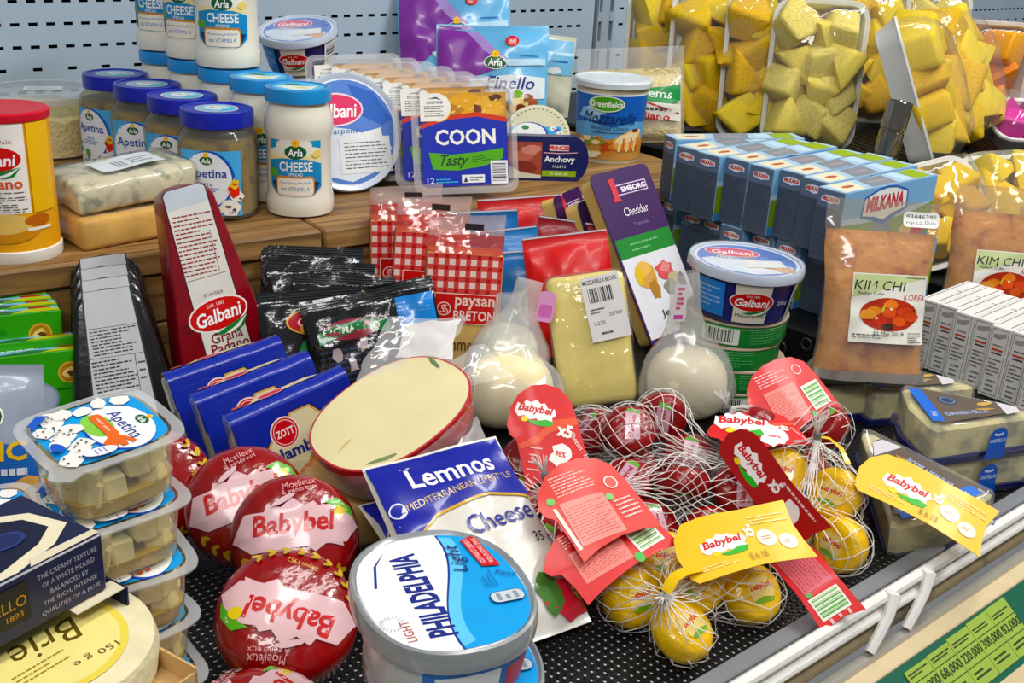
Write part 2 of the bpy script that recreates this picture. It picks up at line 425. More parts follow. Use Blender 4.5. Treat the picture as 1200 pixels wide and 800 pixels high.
# raised nubs between the holes
g = G(); 
for i in range(186):
    for j in range(49):
        x = .05+i*.0058+.00435; y = .335+j*.0058+.00435
        if x > 1.1: continue
        g.add([(x-.0012, y-.0012, -.0007), (x+.0012, y-.0012, -.0007), (x+.0012, y+.0012, -.0007), (x-.0012, y+.0012, -.0007), (x-.0005, y-.0005, .0002), (x+.0005, y-.0005, .0002), (x+.0005, y+.0005, .0002), (x-.0005, y+.0005, .0002)], [[0, 1, 5, 4], [1, 2, 6, 5], [2, 3, 7, 6], [3, 0, 4, 7], [4, 5, 6, 7]])
o = g.build('mat_nubs', C('#1a1b1d', .3), shelf, False); o['kind'] = 'stuff'
G().box(-.5, 2.6, .322, .3345, -.02, .006, .001).build('front_lip', C('#7d8084', .45), shelf, False)
G().box(-.5, 2.6, .2965, .3045, -.03, -.0205, .0012).build('aluminium_edge', C('#b9b6ae', .35, metal=.5), shelf, False)
G().box(-.5, 2.6, .2845, .2972, -.034, -.0245, .0008).build('cream_panel', C('#cdbd9c', .5), shelf, False)
def tilt(y, z): return Matrix.Translation((0, y, z)) @ Matrix.Rotation(D(-54), 4, 'X')
TX = tilt(.285, -.0262)
G().box(-.5, 2.6, .0, .004, -.046, .0, 0, xf=TX).build('price_channel', C('#1e5a45', .4), shelf, False)
G().box(-.5, 2.6, -.002, .006, -.09, -.046, .001, xf=TX).build('channel_foot', C('#cdbd9c', .5), shelf, False)
# wire fence in front of the goods
fence = thing('wire_fence', 'white plastic coated wire fence along the front shelf edge', 'fence', (0, 0, 0))
WHT = C('#e9e7e3', .35, var=.04)
G().tube([(-.5, .310, .0115), (2.6, .310, .0115)], .0043, 10).build('top_rail', WHT, fence)
G().tube([(-.5, .308, .0), (2.6, .308, .0)], .0038, 10).build('lower_rail', WHT, fence)
for x in (-.2, .1, .4, .607, .652, .85, 1.15, 1.45):
    G().tube([(x+.018, .310, .0135), (x+.018, .304, .0135), (x+.010, .3015, .002), (x-.002, .3005, -.011), (x-.008, .3005, -.0185)], [.004, .0048, .0038, .0038, .0036], 8).build('bracket', WHT, fence)
rail = G().tube([(-.5, .3075, -.0115), (.46, .3075, -.0115), (.9, .3075, -.0115), (2.6, .3075, -.0115)], .0042, 10).build('rusty_tube', C('#7d7157', .75, var=.4, scale=30, vor='#4a4130', bump=.6, bscale=60))
tag(rail, 'grimy brown tube running beneath the white fence rails', 'tube')
# green price labels in the channel
LG, INK = '#94ac52', '#2c3a26'
def price_card(xc, price, k):
    t = thing('price_label', ['green price label reading 300,000, third along the shelf front', 'green price label reading 220,000, second along the shelf front', 'green price label reading 68,000, nearest on the shelf front', 'green price label reading 82,000 at the right frame edge', 'green price label cut by the bottom frame edge'][k], 'price label', group='price labels on the shelf front')
    x0, x1 = xc-.0137, xc+.0137; dz = (-.0025, -.0035, -.005, -.002, -.0055)[k]
    G().box(x0, x1, -.0012, -.0004, -.0415, dz, xf=TX).build('card', C(LG, .5), t, False)
    p = P(); p.lines(x0+.002, -.0118, x1-.003, -.0075, 2, INK, k, .5); p.rect(x0+.0005, -.0150, x1-.0005, -.0144, INK)
    p.txt(price, (x0+x1)/2+.001, -.0208, x1-x0-.002, .0078, INK, bold=.012); p.rect(x0+.0005, -.0278, x1-.0005, -.0272, INK); p.lines(x0+.003, -.0370, x1-.005, -.0305, 2, INK, k+9, .45)
    p.apply('lettering', lambda x, z, o: TX @ Vector((x, -.0012-o, z)), t, step=.00003)
price_card(.653, '68,000', 2); price_card(.681, '220,000', 1); price_card(.709, '300,000', 0); price_card(.737, '82,000', 3); price_card(.625, '68,000', 4)
# wooden step
WOOD = wood_mat()
step = thing('wooden_step', 'rustic wooden plank step carrying jars and tubs behind the cheeses', 'display step', (.258, .962, 0), (0, 0, -5.05))
rd = random.Random(4)
for (a, b) in ((-.62, .303), (.306, .87)):
    G().box(a, b, 0, .10, .098, .12, .002).build('plank', WOOD, step, False)
    G().box(a, b, .102, .20, .098, .12, .002).build('plank', WOOD, step, False)
    G().box(a, b, .202, .30, .098, .12, .002).build('plank', WOOD, step, False)
    G().box(a, b, .302, .41, .098, .12, .002).build('plank', WOOD, step, False)
    G().box(a, b, .412, .52, .098, .12, .002).build('plank', WOOD, step, False)
    G().box(a, b, .004, .024, .05, .0965, .002).build('plank', WOOD, step, False)
    G().box(a, b, .004, .024, .0, .0485, .002).build('plank', WOOD, step, False)
for x in (-.4, .1, .5, .84): G().box(x, x+.02, .026, .5, 0, .0975).build('support', WOOD, step, False)
# black riser below the boxed cheese and the black platform of the fruit bay
BLK = C('#0d0e10', .42, var=.2)
riser = thing('crate_riser', 'black plastic crate riser with round holes under boxed cheese', 'crate', (0, 0, 0))
G().box(.93, 1.16, .575, .885, 0, .043, .003).build('body', BLK, riser, False)
for (yy, zz) in ((.60, .030), (.63, .016), (.66, .03), (.69, .016), (.72, .03), (.75, .016)):
    G().tube([(.9295+0*k, yy+.006*math.cos(k*PI/6), zz+.006*math.sin(k*PI/6)) for k in range(13)], .0013, 6).build('hole_rim', C('#3a3c3f', .3), riser)
for i, (xx, zz) in enumerate(((.95, .03), (.97, .016), (.99, .03), (1.01, .016), (1.03, .03))):
    G().tube([(xx+.006*math.cos(k*PI/6), .5745, zz+.006*math.sin(k*PI/6)) for k in range(13)], .0013, 6).build('hole_rim', C('#3a3c3f', .3), riser)
plat = thing('fruit_platform', 'black ribbed platform under the packs of cut pineapple', 'platform', (0, 0, 0))
G().box(1.2, 2.6, .70, 1.48, 0, .118, .004).build('body', BLK, plat, False)
g = G()
for i in range(90):
    x = 1.2+i*.0155; g.box(x, x+.008, .70, 1.0, .118, .1205)
o = g.build('ribs', C('#15171a', .5), plat, False); o['kind'] = 'stuff'
G().box(1.185, 2.6, .575, .695, 0, .05, .003).build('lower_tray', BLK, plat, False)
# ------------------------------------------------------------------ on the wooden step
Z = .12
# cheese tube with red lid
t = thing('cheese_shaker_tube', 'tall yellow and white cardboard cheese tube with red lid at left', 'tube', (.290, 1.012, Z), (0, 0, -38))
t.scale = (1, 1, .87)
G().lathe([(.0375, 0), (.0385, .002), (.0385, .012), (.037, .013)], 40).build('base_rim', C('#e6e3da', .4), t)
G().lathe([(.037, .0125), (.037, .142)], 40).build('body', C('#e2a526', .45), t)
G().lathe([(.0382, .142), (.0385, .144), (.0385, .149), (.036, .1505), (.030, .1495)], 40).build('lid', C('#c22134', .4), t)
p = P(); p.rect(-.032, .052, .029, .141, '#efe9e2'); p.ell(.0, .105, .0285, .0001, '#efe9e2')
p.txt('N°1 IN ITALIA', .004, .124, .03, .004, '#8a4a2a'); p.merge(galbani(), .0, .107, .05); p.txt('Paesano', .002, .083, .044, .0105, '#d2561c', bold=.02)
p.lines(-.028, .053, .026, .075, 9, '#55504c', 3, .35)
p.ell(.004, .036, .032, .014, '#c98a2c'); p.ell(.002, .042, .028, .0105, '#e0bd72'); p.ell(.034, .044, .012, .006, '#b5651d'); p.rect(.024, .034, .046, .037, '#f1ede2')
p.rect(-.055, .052, -.033, .141, '#e8c04a'); p.rect(.031, .052, .055, .141, '#e9b93c')
p.apply('label', face_cyl(.037), t, cell=.0035)
# round tub of grated cheese
t = thing('grated_cheese_tub', 'round clear tub of pale grated cheese with translucent lid', 'tub', (.452, 1.40, Z), (0, 0, -20))
G().lathe([(.058, .0), (.060, .002), (.066, .070)], 44, caps=(1, 0)).build('body', CLEAR, t)
g = G(); rings = []
for j in range(10):
    z = .003+j*.0065; r = .0565+z*.09; k = 1 if j < 8 else (.86 if j == 8 else .5)
    rings.append([(x*k*(1+.035*noise.noise(Vector((x*60, y*60, z*60)))), y*k*(1+.035*noise.noise(Vector((x*60, y*60, z*60)))), z+(.008*noise.noise(Vector((x*40, y*40, 3))) if j > 6 else 0)) for x, y, _ in ring(r, r, 36, 2, 0)])
g.loft(rings).build('grated_cheese', C('#e8d8a4', .8, var=.12, scale=120, bump=.8, bscale=220), t)
G().lathe([(.0665, .066), (.0705, .067), (.071, .074), (.069, .0765), (.064, .0752), (.062, .0762), (.0, .0762)], 44, caps=(0, 0)).build('lid', film(tint='#e8eef0', a=.34, rough=.3, bump=.1), t)
P().rect(-.022, -.014, .022, .014, '#e9eef0').lines(-.018, -.010, .012, .010, 4, '#8b949a', 5, .3).apply('sticker', face_top(.0765), t)
# wrapped pieces lying on the step edge
def slab(name, outline, h, mat, parent, bev=.004, jit=.0015, seed=0, z0=0):
    """rounded slab from an outline in x, y"""
    bm = bmesh.new(); vs_ = [bm.verts.new((x, y, z0)) for x, y in outline]; f = bm.faces.new(vs_)
    r = bmesh.ops.extrude_face_region(bm, geom=[f])
    for v in r['geom']:
        if isinstance(v, bmesh.types.BMVert): v.co.z = z0+h
    bmesh.ops.bevel(bm, geom=bm.edges[:], offset=bev, segments=2, affect='EDGES', profile=.5)
    bmesh.ops.triangulate(bm, faces=[f for f in bm.faces if len(f.verts) > 4]); bmesh.ops.subdivide_edges(bm, edges=bm.edges[:], cuts=1, use_grid_fill=True)
    for v in bm.verts: v.co += noise.noise_vector(v.co*70+Vector((seed*3.3, 0, 0)))*jit
    bmesh.ops.recalc_face_normals(bm, faces=bm.faces[:])
    me = bpy.data.meshes.new(name); bm.to_mesh(me); bm.free()
    return link(me, name, [mat], parent, True, 50)
def pillow_film(name, w, d, h, parent, mat=None, seed=0, lip=.012, z0=0):
    """loose crinkled film around a slab, with squeezed ends"""
    g = G(); rings = []; n = 28; m = 16
    for i in range(m+1):
        u = i/m; x = (u-.5)*(w+2*lip); k = min(1, max(.06, (min(u, 1-u)*(w+2*lip)-lip*.6)/(lip*.9)+.06)) if u not in (0, 1) else .04
        rings.append([(x, yy*(.35*(1-k)+k*1)+.0016*noise.noise(Vector((x*90, yy*90, seed))), z0+h/2+(zz)*k+.0016*noise.noise(Vector((x*90, zz*120, yy*80+seed)))*min(1, k*2)) for yy, zz, _ in ring(d/2+.0015, h/2+.0015, n, 5, 0)])
    g.loft(rings, caps=(0, 0))
    return g.build(name, mat or WRAP, parent, True, 80)
t = thing('wrapped_cheese_block', 'beige cheese block in clear film under the blue veined piece', 'cheese', (.397, 1.026, Z), (0, 0, 4))
slab('cheese', [(-.062, -.04), (.045, -.04), (.058, -.028), (.058, .03), (-.062, .03)], .030, C('#c9a263', .6, var=.15, sss=.1), t, .006)
pillow_film('film', .122, .074, .031, t, seed=2)
t = thing('blue_cheese_piece', 'blue veined cheese piece in clear film with white sticker on top', 'cheese', (.402, 1.036, Z+.036), (2, -3, 8))
slab('cheese', [(-.068, -.036), (.035, -.043), (.062, -.028), (.06, .035), (-.06, .04)], .026, C('#d2cbae', .6, var=.1, scale=55, vor='#8d9483', bump=.4), t, .005, .002, 5)
pillow_film('film', .128, .08, .028, t, seed=8)
P().rect(-.03, -.019, .035, .016, '#d9dfe2').bars(-.012, -.012, .0, .006, '#7e868c', 6).lines(.004, -.012, .028, .006, 3, '#6a7278', 4, .4).apply('sticker', lambda x, y, o: Vector((x, y, .0305+o+.001*math.sin(x*90))), t, cell=.008)
# square jars of cheese cubes in oil
def cubes(n, rx, ry, z0, z1, s, mat, parent, seed, name='cheese_cube', e=3.0):
    rd = random.Random(seed); protos = []
    for i in range(3):
        g = G(); g.box(-s/2, s/2, -s/2, s/2, -s/2, s/2, s*.1); me = g.mesh()
        for v in me.vertices: v.co += noise.noise_vector(v.co*90+Vector((i*5+seed, 0, 0)))*s*.1
        protos.append(me)
    out = []
    for i in range(n):
        me = protos[i % 3]; a = 2*PI*(i % (n//2 if n > 12 else n))/(n//2 if n > 12 else n)+rd.uniform(-.15, .15); lay = 0 if i < n//2 or n <= 12 else 1
        c, q = math.cos(a), math.sin(a); x = (rx-s*.62)*math.copysign(abs(c)**(2/e), c); y = (ry-s*.62)*math.copysign(abs(q)**(2/e), q); z = z0+s*.55+lay*(z1-z0)*.36
        o = bpy.data.objects.new(name, me); COL.objects.link(o); o.parent = parent; KIDS.setdefault(parent.name, []).append(o)
        if not me.materials: me.materials.append(mat)
        o.location = (x, y, z); o.rotation_euler = (rd.uniform(-.25, .25), rd.uniform(-.25, .25), a+rd.uniform(-.4, .4))
        out.append(o)
    return out
CUBE = C('#f0e6bc', .5, var=.1, sss=.15, bump=.15)
def oil_jar(label):
    t = thing('cheese_jar', label, 'jar', group='jars of cheese cubes with dark blue lids')
    G().loft([ring(.036, .036, 44, 2.5, 0), ring(.0405, .0405, 44, 2.6, .003), ring(.0415, .0415, 44, 2.6, .065), ring(.039, .039, 44, 3, .075), ring(.0355, .0355, 44, 2.2, .082), ring(.0355, .0355, 44, 2, .092)], caps=(1, 0)).build('glass', film(tint='#e3e0c4', a=.06, rough=.03, bump=0), t)
    G().loft([ring(.0355, .0355, 44, 2.5, .003), ring(.0395, .0395, 44, 2.6, .006), ring(.040, .040, 44, 2.6, .064), ring(.037, .037, 44, 3, .073), ring(.02, .02, 44, 2, .0735)]).build('cheese_in_oil', C('#a08a4a', .35, var=.35, scale=70, vor='#6a5a2c'), t)
    G().lathe([(.0372, .084), (.0385, .0845), (.0385, .096)]+[(.0378, .0985), (.034, .0988), (.033, .0978), (.0, .0978)], 48, caps=(0, 0)).build('lid', C('#16229c', .35, coat=.3), t)
    p = P(); p.ell(0, 0, .023, .023, '#c9d5dc', n=30); p.ell(0, 0, .021, .021, '#8fb7cf', n=30); p.ell(0, .003, .014, .011, '#e3e6e2'); p.txt('Arla', 0, .004, .018, .006, '#5e7f91'); p.poly([(.008, -.015), (.019, -.004), (.015, .010), (.006, .0)], '#53c0e4')
    p.apply('lid_print', face_top(.0978), t, base=.0002)
    L = .062; p = P(); p.rect(-.031, .006, .031, .066, '#58a8dd'); p.ell(-.001, .04, .0265, .0262, '#1c57b4', n=36); p.ell(-.003, .0395, .0255, .0252, '#e9edf3', n=36)
    p.merge(arla(), -.003, .057, .015); p.txt('Apetina', -.003, .0445, .042, .011, '#1f3c9a', bold=.01, shear=.05); p.txt('FETA', -.003, .035, .012, .003, '#3a5aa5'); p.lines(-.015, .028, .009, .033, 2, '#6a7db5', 2, .4)
    for i, (x, y, r) in enumerate(((-.02, .013, .010), (.002, .011, .011), (.02, .014, .010), (.026, .024, .007))):
        p.blob(x, y, r, r*.75, '#e9e6dc', i+3, .2, 6); p.blob(x-.002, y+.001, r*.3, r*.15, '#565a3c', i); p.blob(x+.004, y-.002, r*.2, r*.15, '#3f4a6a', i+7)
    p.blob(-.01, .019, .005, .004, '#5c9a35', 3); p.blob(.024, .03, .005, .006, '#d2382a', 5); p.blob(.025, .036, .004, .005, '#e7c23a', 8); p.blob(-.028, .02, .003, .004, '#6a8f3c', 9); p.txt('265 g', .024, .0095, .01, .003, '#1b2c60')
    p.apply('label', lambda x, z, o: Vector((x, -(.0416*(1-abs(x/.0416)**2.6)**(1/2.6)+o), z)), t, cell=.006)
    return t
j = oil_jar('open front jar of cheese cubes in oil, nearest blue lid, fully visible label')
j['label'] = 'nearest square jar of cheese cubes with blue lid and fully visible label'
put(j, (.506, 1.047, Z), (0, 0, -40)); j.scale = (.95, .95, 1.1)
copy_tree(j, 'second nearest square cheese jar with dark blue lid in the row', (.507, 1.129, Z), (0, 0, -48))
copy_tree(j, 'third square cheese jar with dark blue lid in the row', (.503, 1.209, Z), (0, 0, -46))
copy_tree(j, 'rearmost square cheese jar with dark blue lid, beside clear tub', (.499, 1.289, Z), (0, 0, -70))
# cheese spread jars
def spread_jar(label):
    t = thing('cheese_spread_jar', label, 'jar', group='jars of white cheese spread with cyan lids')
    G().lathe([(.030, 0), (.0345, .002), (.0355, .007), (.0355, .016), (.0335, .021), (.0335, .072), (.0355, .079), (.0355, .088), (.0335, .096), (.0305, .104), (.0305, .110)], 48).build('glass_body', C('#e4e2d4', .18, coat=.6, var=.02), t)
    prof = [(.0318, .106), (.0338, .1065), (.0338, .1165), (.033, .1185), (.030, .119), (.029, .118), (.0, .118)]
    G().lathe(prof, 48, caps=(0, 0)).build('lid', C('#1b86c4', .35, coat=.3), t)
    p = P(); p.ell(0, 0, .026, .026, '#5db6dc', n=30); p.poly([(-.022, -.004), (-.01, .006), (.006, .002), (.02, .01), (.015, -.014), (0, -.022)], '#dfe6df'); p.blob(.004, -.006, .008, .005, '#e0d289', 3); p.ell(-.006, .012, .009, .005, '#2a6f49')
    p.apply('lid_print', face_top(.118), t, base=.0002)
    p = P(); p.poly([(-.024, .028), (-.012, .0205), (.012, .0205), (.024, .028), (.028, .045), (.028, .075), (-.028, .075), (-.028, .045)], '#e9e8dc')
    p.poly([(-.028, .064), (-.014, .068), (-.008, .072), (.01, .073), (.018, .068), (.028, .066), (.028, .078), (-.028, .078)], '#2f8fc0')
    p.ell(-.012, .068, .008, .006, '#e9e8dc'); p.ell(-.003, .071, .009, .007, '#e9e8dc'); p.ell(.009, .069, .009, .006, '#e9e8dc')
    p.poly([(-.028, .052), (-.01, .056), (.01, .056), (.028, .054), (.028, .060), (-.028, .060)], '#ecdfa5')
    p.merge(arla(), .001, .063, .024)
    p.poly([(-.028, .054), (-.012, .057), (.012, .0565), (.028, .052), (.028, .03), (.02, .0235), (0, .022), (-.02, .0235), (-.028, .03)], '#1f87bb'); p.poly([(-.026, .034), (0, .040), (.026, .034), (.02, .024), (-.02, .024)], '#17345f')
    p.txt('CHEESE', .001, .0495, .034, .009, '#f4f4f0', bold=.02); p.txt('SPREAD', .001, .0422, .014, .0028, '#f4f4f0')
    p.rr(.0, .0315, .04, .018, .004, '#c7832e'); p.rr(.0, .0305, .037, .016, .003, '#efe8d8'); p.txt('Menyumbang KALSIUM', 0, .034, .032, .003, '#2c79b4'); p.txt('dan VITAMIN A', 0, .0285, .029, .004, '#2c79b4')
    p.ell(-.0235, .043, .006, .004, '#5ea23a'); p.blob(.023, .062, .005, .004, '#e8d27e', 4)
    p.apply('label', lambda x, z, o: face_cyl(.0336)(x, z, o), t, cell=.0035)
    return t
s = spread_jar('nearest white cheese spread jar with cyan lid at step edge')
put(s, (.580, 1.013, Z), (0, 0, -38)); s.scale = (1, 1, 1.1)
for (x, y, z, rz, lb) in ((.577, 1.085, Z, -36, 'second lower cheese spread jar with only its cyan lid showing'), (.576, 1.157, Z, -30, 'lower cheese spread jar carrying the nearest upper jar'), (.573, 1.229, Z, -38, 'lower cheese spread jar carrying the middle upper jar'), (.570, 1.301, Z, -38, 'lower cheese spread jar carrying the rearmost upper jar'),
                         (.576, 1.157, Z+.131, -36, 'nearest upper cheese spread jar stacked on a cyan lid'), (.573, 1.229, Z+.131, -58, 'middle upper cheese spread jar half hidden by its neighbour'), (.570, 1.301, Z+.131, -55, 'rearmost upper cheese spread jar against the slotted wall')):
    copy_tree(s, lb, (x, y, z), (0, 0, rz))
# blue dairy tubs
def dairy_tub(label, r=.055, h=.05):
    t = thing('mascarpone_tub', label, 'tub', group='blue tubs of mascarpone')
    G().lathe([(r*.76, 0), (r*.8, .002), (r*.92, h-.008), (r*.95, h-.004)], 52).build('body', C('#171f66', .35, coat=.2), t)
    G().lathe([(r*.955, h-.009), (r*1.0, h-.008), (r*1.01, h-.002), (r*.985, h+.001), (r*.93, h+.0005), (r*.92, h-.001), (0, h-.001)], 52, caps=(0, 0)).build('lid', C('#c9d3e2', .25, coat=.4), t)
    gal_lid(r*.9).apply('lid_print', face_top(h-.001), t, base=.0003, coat=.4)
    G().lathe([(r*1.012, h-.0085), (r*1.018, h-.002), (r*.99, h+.0022), (r*.9, h+.002), (0, h+.002)], 52, caps=(0, 0)).build('clear_cover', CLEAR, t)
    k = lambda x, z, o: face_cyl(r*.8, 0, r*.958, h)(x, z, o)
    p = P(); p.rect(-.014, .003, .014, h-.010, '#e6dfd0'); p.merge(galbani(), 0, h*.48, .034); p.txt('Mascarpone', 0, h*.2, .024, .004, '#2a2440')
    p.rect(-.052, .006, -.022, h-.011, '#2d7fd0'); p.lines(-.05, .012, -.025, h-.016, 5, '#a9c8ea', 3, .3); p.txt('250 g', .027, h*.45, .011, .005, '#e9eef6')
    p.rect(.038, .003, .06, h-.011, '#e9e9ea'); p.bars(.04, .006, .058, h-.013, '#22263a', 12, 3, False); p.apply('side_print', k, t, cell=.0035, step=.00006)
    return t
d1 = dairy_tub('blue mascarpone tub tilted on top behind the spread jars', .051); put(d1, (.752, 1.30, .222), (14, -4, -42))
# its supporter, hidden but for the edge
G0 = copy_tree(d1, 'lower mascarpone tub under the tilted one behind the spread jars', (.772, 1.306, Z), (0, 0, -30)); G0.scale = (1, 1, .88); copy_tree(d1, 'mascarpone tub in the middle of the rear stack', (.768, 1.30, Z+.0465), (0, 0, -60)).scale = (1, 1, .88)
d2 = thing('mascarpone_tub', 'large mascarpone tub on edge with printed lid facing out and price sticker', 'tub', (.668, 1.05, Z), (0, 0, -10), 'blue tubs of mascarpone')
R_ = .066
xf = Matrix.Translation((0, .012, R_*.955+.003)) @ Matrix.Rotation(D(-17), 4, 'X') @ Matrix.Rotation(D(90), 4, 'X')
G().lathe([(R_*.8, -.055), (R_*.83, -.053), (R_*.95, -.006)], 56, xf=xf).build('body', C('#171f66', .35), d2)
G().lathe([(R_*.96, -.010), (R_*1.0, -.009), (R_*1.01, -.002), (R_*.985, .001), (R_*.93, .0), (R_*.9, -.001), (0, -.001)], 56, caps=(0, 0), xf=xf).build('lid', C('#c3cfe0', .25, coat=.4), d2)
p = gal_lid(R_*.93); p.rect(-.012, -.046, .05, -.006, '#e6eaec'); p.lines(-.006, -.042, .046, -.010, 8, '#5a5f68', 9, .3); p.apply('lid_print', lambda x, y, o: xf @ Vector((x, y, o-.001)), d2)
# trays of sliced cheese
def slice_tray(label):
    t = thing('cheese_slice_pack', label, 'cheese pack', group='clear trays of cheese slices with blue card labels')
    W, H, Dp = .118, .124, .026
    def rr(w, h, y, r): return [(x, y, z+H/2) for x, z in rpoly(w, h, r, 5)]
    G().loft([rr(W, H, .001, .012), rr(W, H, -.001, .012), rr(W-.012, H-.012, -.001, .009), rr(W-.016, H-.016, .004, .009)], caps=(0, 0)).build('flange', film(a=.30, rough=.05, bump=.1), t)
    G().loft([rr(W-.010, H-.010, .001, .010), rr(W-.016, H-.016, Dp, .009)], caps=(0, 1)).build('tray', film(a=.10, rough=.06, bump=.1), t)
    G().box(-.045, .045, .006, Dp-.004, .014, .098, .002).build('slices', C('#e6c878', .5, sss=.1), t)
    G().box(-.0485, .0485, .0035, .0045, .009, .112).build('card', C('#1c2f9c', .4), t, False)
    p = P(); p.rect(-.0485, .081, .0485, .112, '#c99a50'); p.blob(.002, .100, .022, .012, '#e0a642', 3, .15, 14); p.blob(.028, .096, .018, .012, '#e3b052', 7, .15, 14); p.blob(.016, .092, .004, .008, '#6b3a1c', 2); p.blob(.036, .106, .007, .004, '#5a3420', 6); p.blob(-.01, .093, .012, .006, '#b9822f', 9)
    for i in range(9): p.blob(-.012+i*.007, .097+.006*((i*7) % 5-2)/2, .003, .0012, '#f0c874', i, .2, 7, 25)
    p.poly([(-.0485, .072), (-.02, .082), (.015, .085), (.0485, .078), (.0485, .084), (.015, .0905), (-.02, .087), (-.0485, .078)], '#c8401f')
    p.poly([(-.0485, .009), (.0485, .009), (.0485, .0785), (.015, .0855), (-.02, .0825), (-.0485, .073)], '#1d2fa6')
    p.rect(-.0485, .083, -.026, .112, '#f0efe8'); p.ell(-.0275, .096, .014, .0155, '#e6c66c'); p.ell(-.028, .0965, .0135, .015, '#f0efe8'); p.rect(-.0485, .0815, -.028, .112, '#f0efe8')
    p.poly([(-.040, .106), (-.03, .108), (-.024, .1045), (-.03, .106)], '#2c3138'); p.txt('DOLPHINS', -.032, .102, .018, .003, '#2c3138', bold=.02); p.lines(-.044, .086, -.022, .099, 5, '#555a60', 1, .35)
    p.txt('COON', .001, .0632, .068, .0175, '#f4f4f0', bold=.028)
    p.poly([(-.037, .028), (-.01, .026), (.02, .030), (.042, .038), (.044, .050), (.015, .046), (-.015, .044), (-.041, .047)], '#5aa832'); p.txt('Tasty', -.014, .036, .032, .016, '#143a18', shear=.35, bold=.015); p.lines(.008, .035, .03, .043, 3, '#1f4a20', 5, .35, 8)
    p.rect(.028, .010, .0475, .036, '#eef0f2'); p.bars(.030, .013, .0455, .034, '#20242c', 13, 4, False)
    p.txt('12', -.040, .0155, .008, .006, '#dfe6f4'); p.lines(-.034, .012, -.008, .018, 2, '#4fb0e8', 6, .5); p.rect(-.005, .012, .021, .021, '#eef0f2'); p.poly([(-.003, .013), (.002, .013), (-.0005, .0195)], '#2a2a30'); p.lines(.004, .0135, .019, .0195, 2, '#3a3d44', 4, .4)
    p.apply('card_print', face_front(.0035), t)
    return t
c0 = slice_tray('foremost clear tray of cheese slices with blue card label'); base = Vector((.762, .958, Z+.008)); cr = (-16, -3, -32)
put(c0, base, cr)
for i, lb in enumerate(('second tray of cheese slices behind the foremost one', 'third tray of cheese slices from the front of the row', 'fourth tray of cheese slices from the front of the row', 'fifth tray of cheese slices, only its top edge showing', 'sixth tray of cheese slices, only its top edge showing', 'rearmost tray of cheese slices at the back of the row')):
    copy_tree(c0, lb, base+Vector((-.002, .034, .0006))*(i+1), (cr[0], cr[1]+.6*((i*5) % 3-1), cr[2]+1.5*((i*7) % 3-1)))
# purple and blue pouches of shredded cheese
def shred_bag(label, loc, rot, seed, h=.19, w=.15):
    t = thing('shredded_cheese_pouch', label, 'cheese pouch', loc, rot, 'purple and blue cheese pouches by the wall')
    b = Pouch(w, h, .026, .06, .05, wr=.003, seed=seed, ws=26); b.build('pouch', C('#6fb2dc', .3, coat=.4, var=.22, scale=9, bump=.3, bscale=25), t)
    p = P(); y0, y1 = h*.06, h*.985
    p.poly([(-w*.485, y1), (-w*.485, h*.3), (-w*.30, h*.38), (-w*.12, h*.50), (.02, h*.60), (-.012, h*.75), (-.03, h*.88), (-.05, y1)], '#7a3494')
    p.poly([(-.012, h*.75), (.02, h*.60), (.032, h*.63), (.004, h*.77), (-.014, h*.89), (-.034, y1), (-.05, y1), (-.03, h*.88)], '#9c86c0')
    p.poly([(-w*.2, h*.46), (.03, h*.52), (w*.48, h*.5), (w*.48, h*.30), (.0, h*.26)], '#e2eaee')
    p.merge(arla(), .006, h*.63, .034); p.txt('Finello', .03, h*.44, .07, .018, '#27368c', shear=.25, bold=.01); p.ell(.03, h*.84, .010, .008, '#c8202c'); p.txt('SAVE', .03, h*.846, .012, .004, '#ffffff'); p.txt('50%', .03, h*.825, .011, .004, '#ffffff')
    p.rect(.042, h*.70, .07, h*.708, '#2c6fb0'); p.poly([(w*.1, h*.66), (w*.48, h*.68), (w*.48, h*.62), (w*.15, h*.6)], '#bfe0f0')
    rd = random.Random(seed)
    for i in range(14): p.blob(-.02+rd.uniform(0, .085), h*(.1+.2*rd.random()), .010, .006, rd.choice(('#e9d9a0', '#e3cc84', '#d9b25c')), i, .3)
    for x, y, c in ((.04, .33, '#7fb23c'), (.055, .3, '#8a4a2e'), (.045, .2, '#70321e'), (.062, .26, '#a5522e'), (.02, .22, '#8a4a2e')): p.blob(x, h*y, .0085, .006, c, 3)
    p.apply('print', b.fn(), t, cell=.006, coat=.3, rough=.3)
    return t
shred_bag('purple and blue cheese pouch at the back, top cut by frame', (1.068, 1.375, Z+.002), (-18, -6, -43), 3, .205, .175)
shred_bag('purple and blue cheese pouch in front with round red sticker', (1.045, 1.265, Z), (-18, -2, -42), 6, .152, .165)
b3 = thing('shredded_cheese_pouch', 'small pale blue cheese pouch half hidden beside white lidded tub', 'cheese pouch', (1.185, 1.335, Z), (-8, 3, -40), 'purple and blue cheese pouches by the wall')
b = Pouch(.12, .125, .03, .07, .05, wr=.003, seed=11); b.build('pouch', C('#d9dcc8', .3, coat=.4, bump=.3, bscale=25), b3)
p = P(); p.rect(-.058, .065, .058, .118, '#7db9dc'); p.rect(-.058, .095, .058, .100, '#b8dcee'); p.rect(-.03, .084, .05, .087, '#2c6fb0'); p.blob(.03, .072, .012, .006, '#e6eef2', 4); p.apply('print', b.fn(), b3, cell=.009, coat=.3)
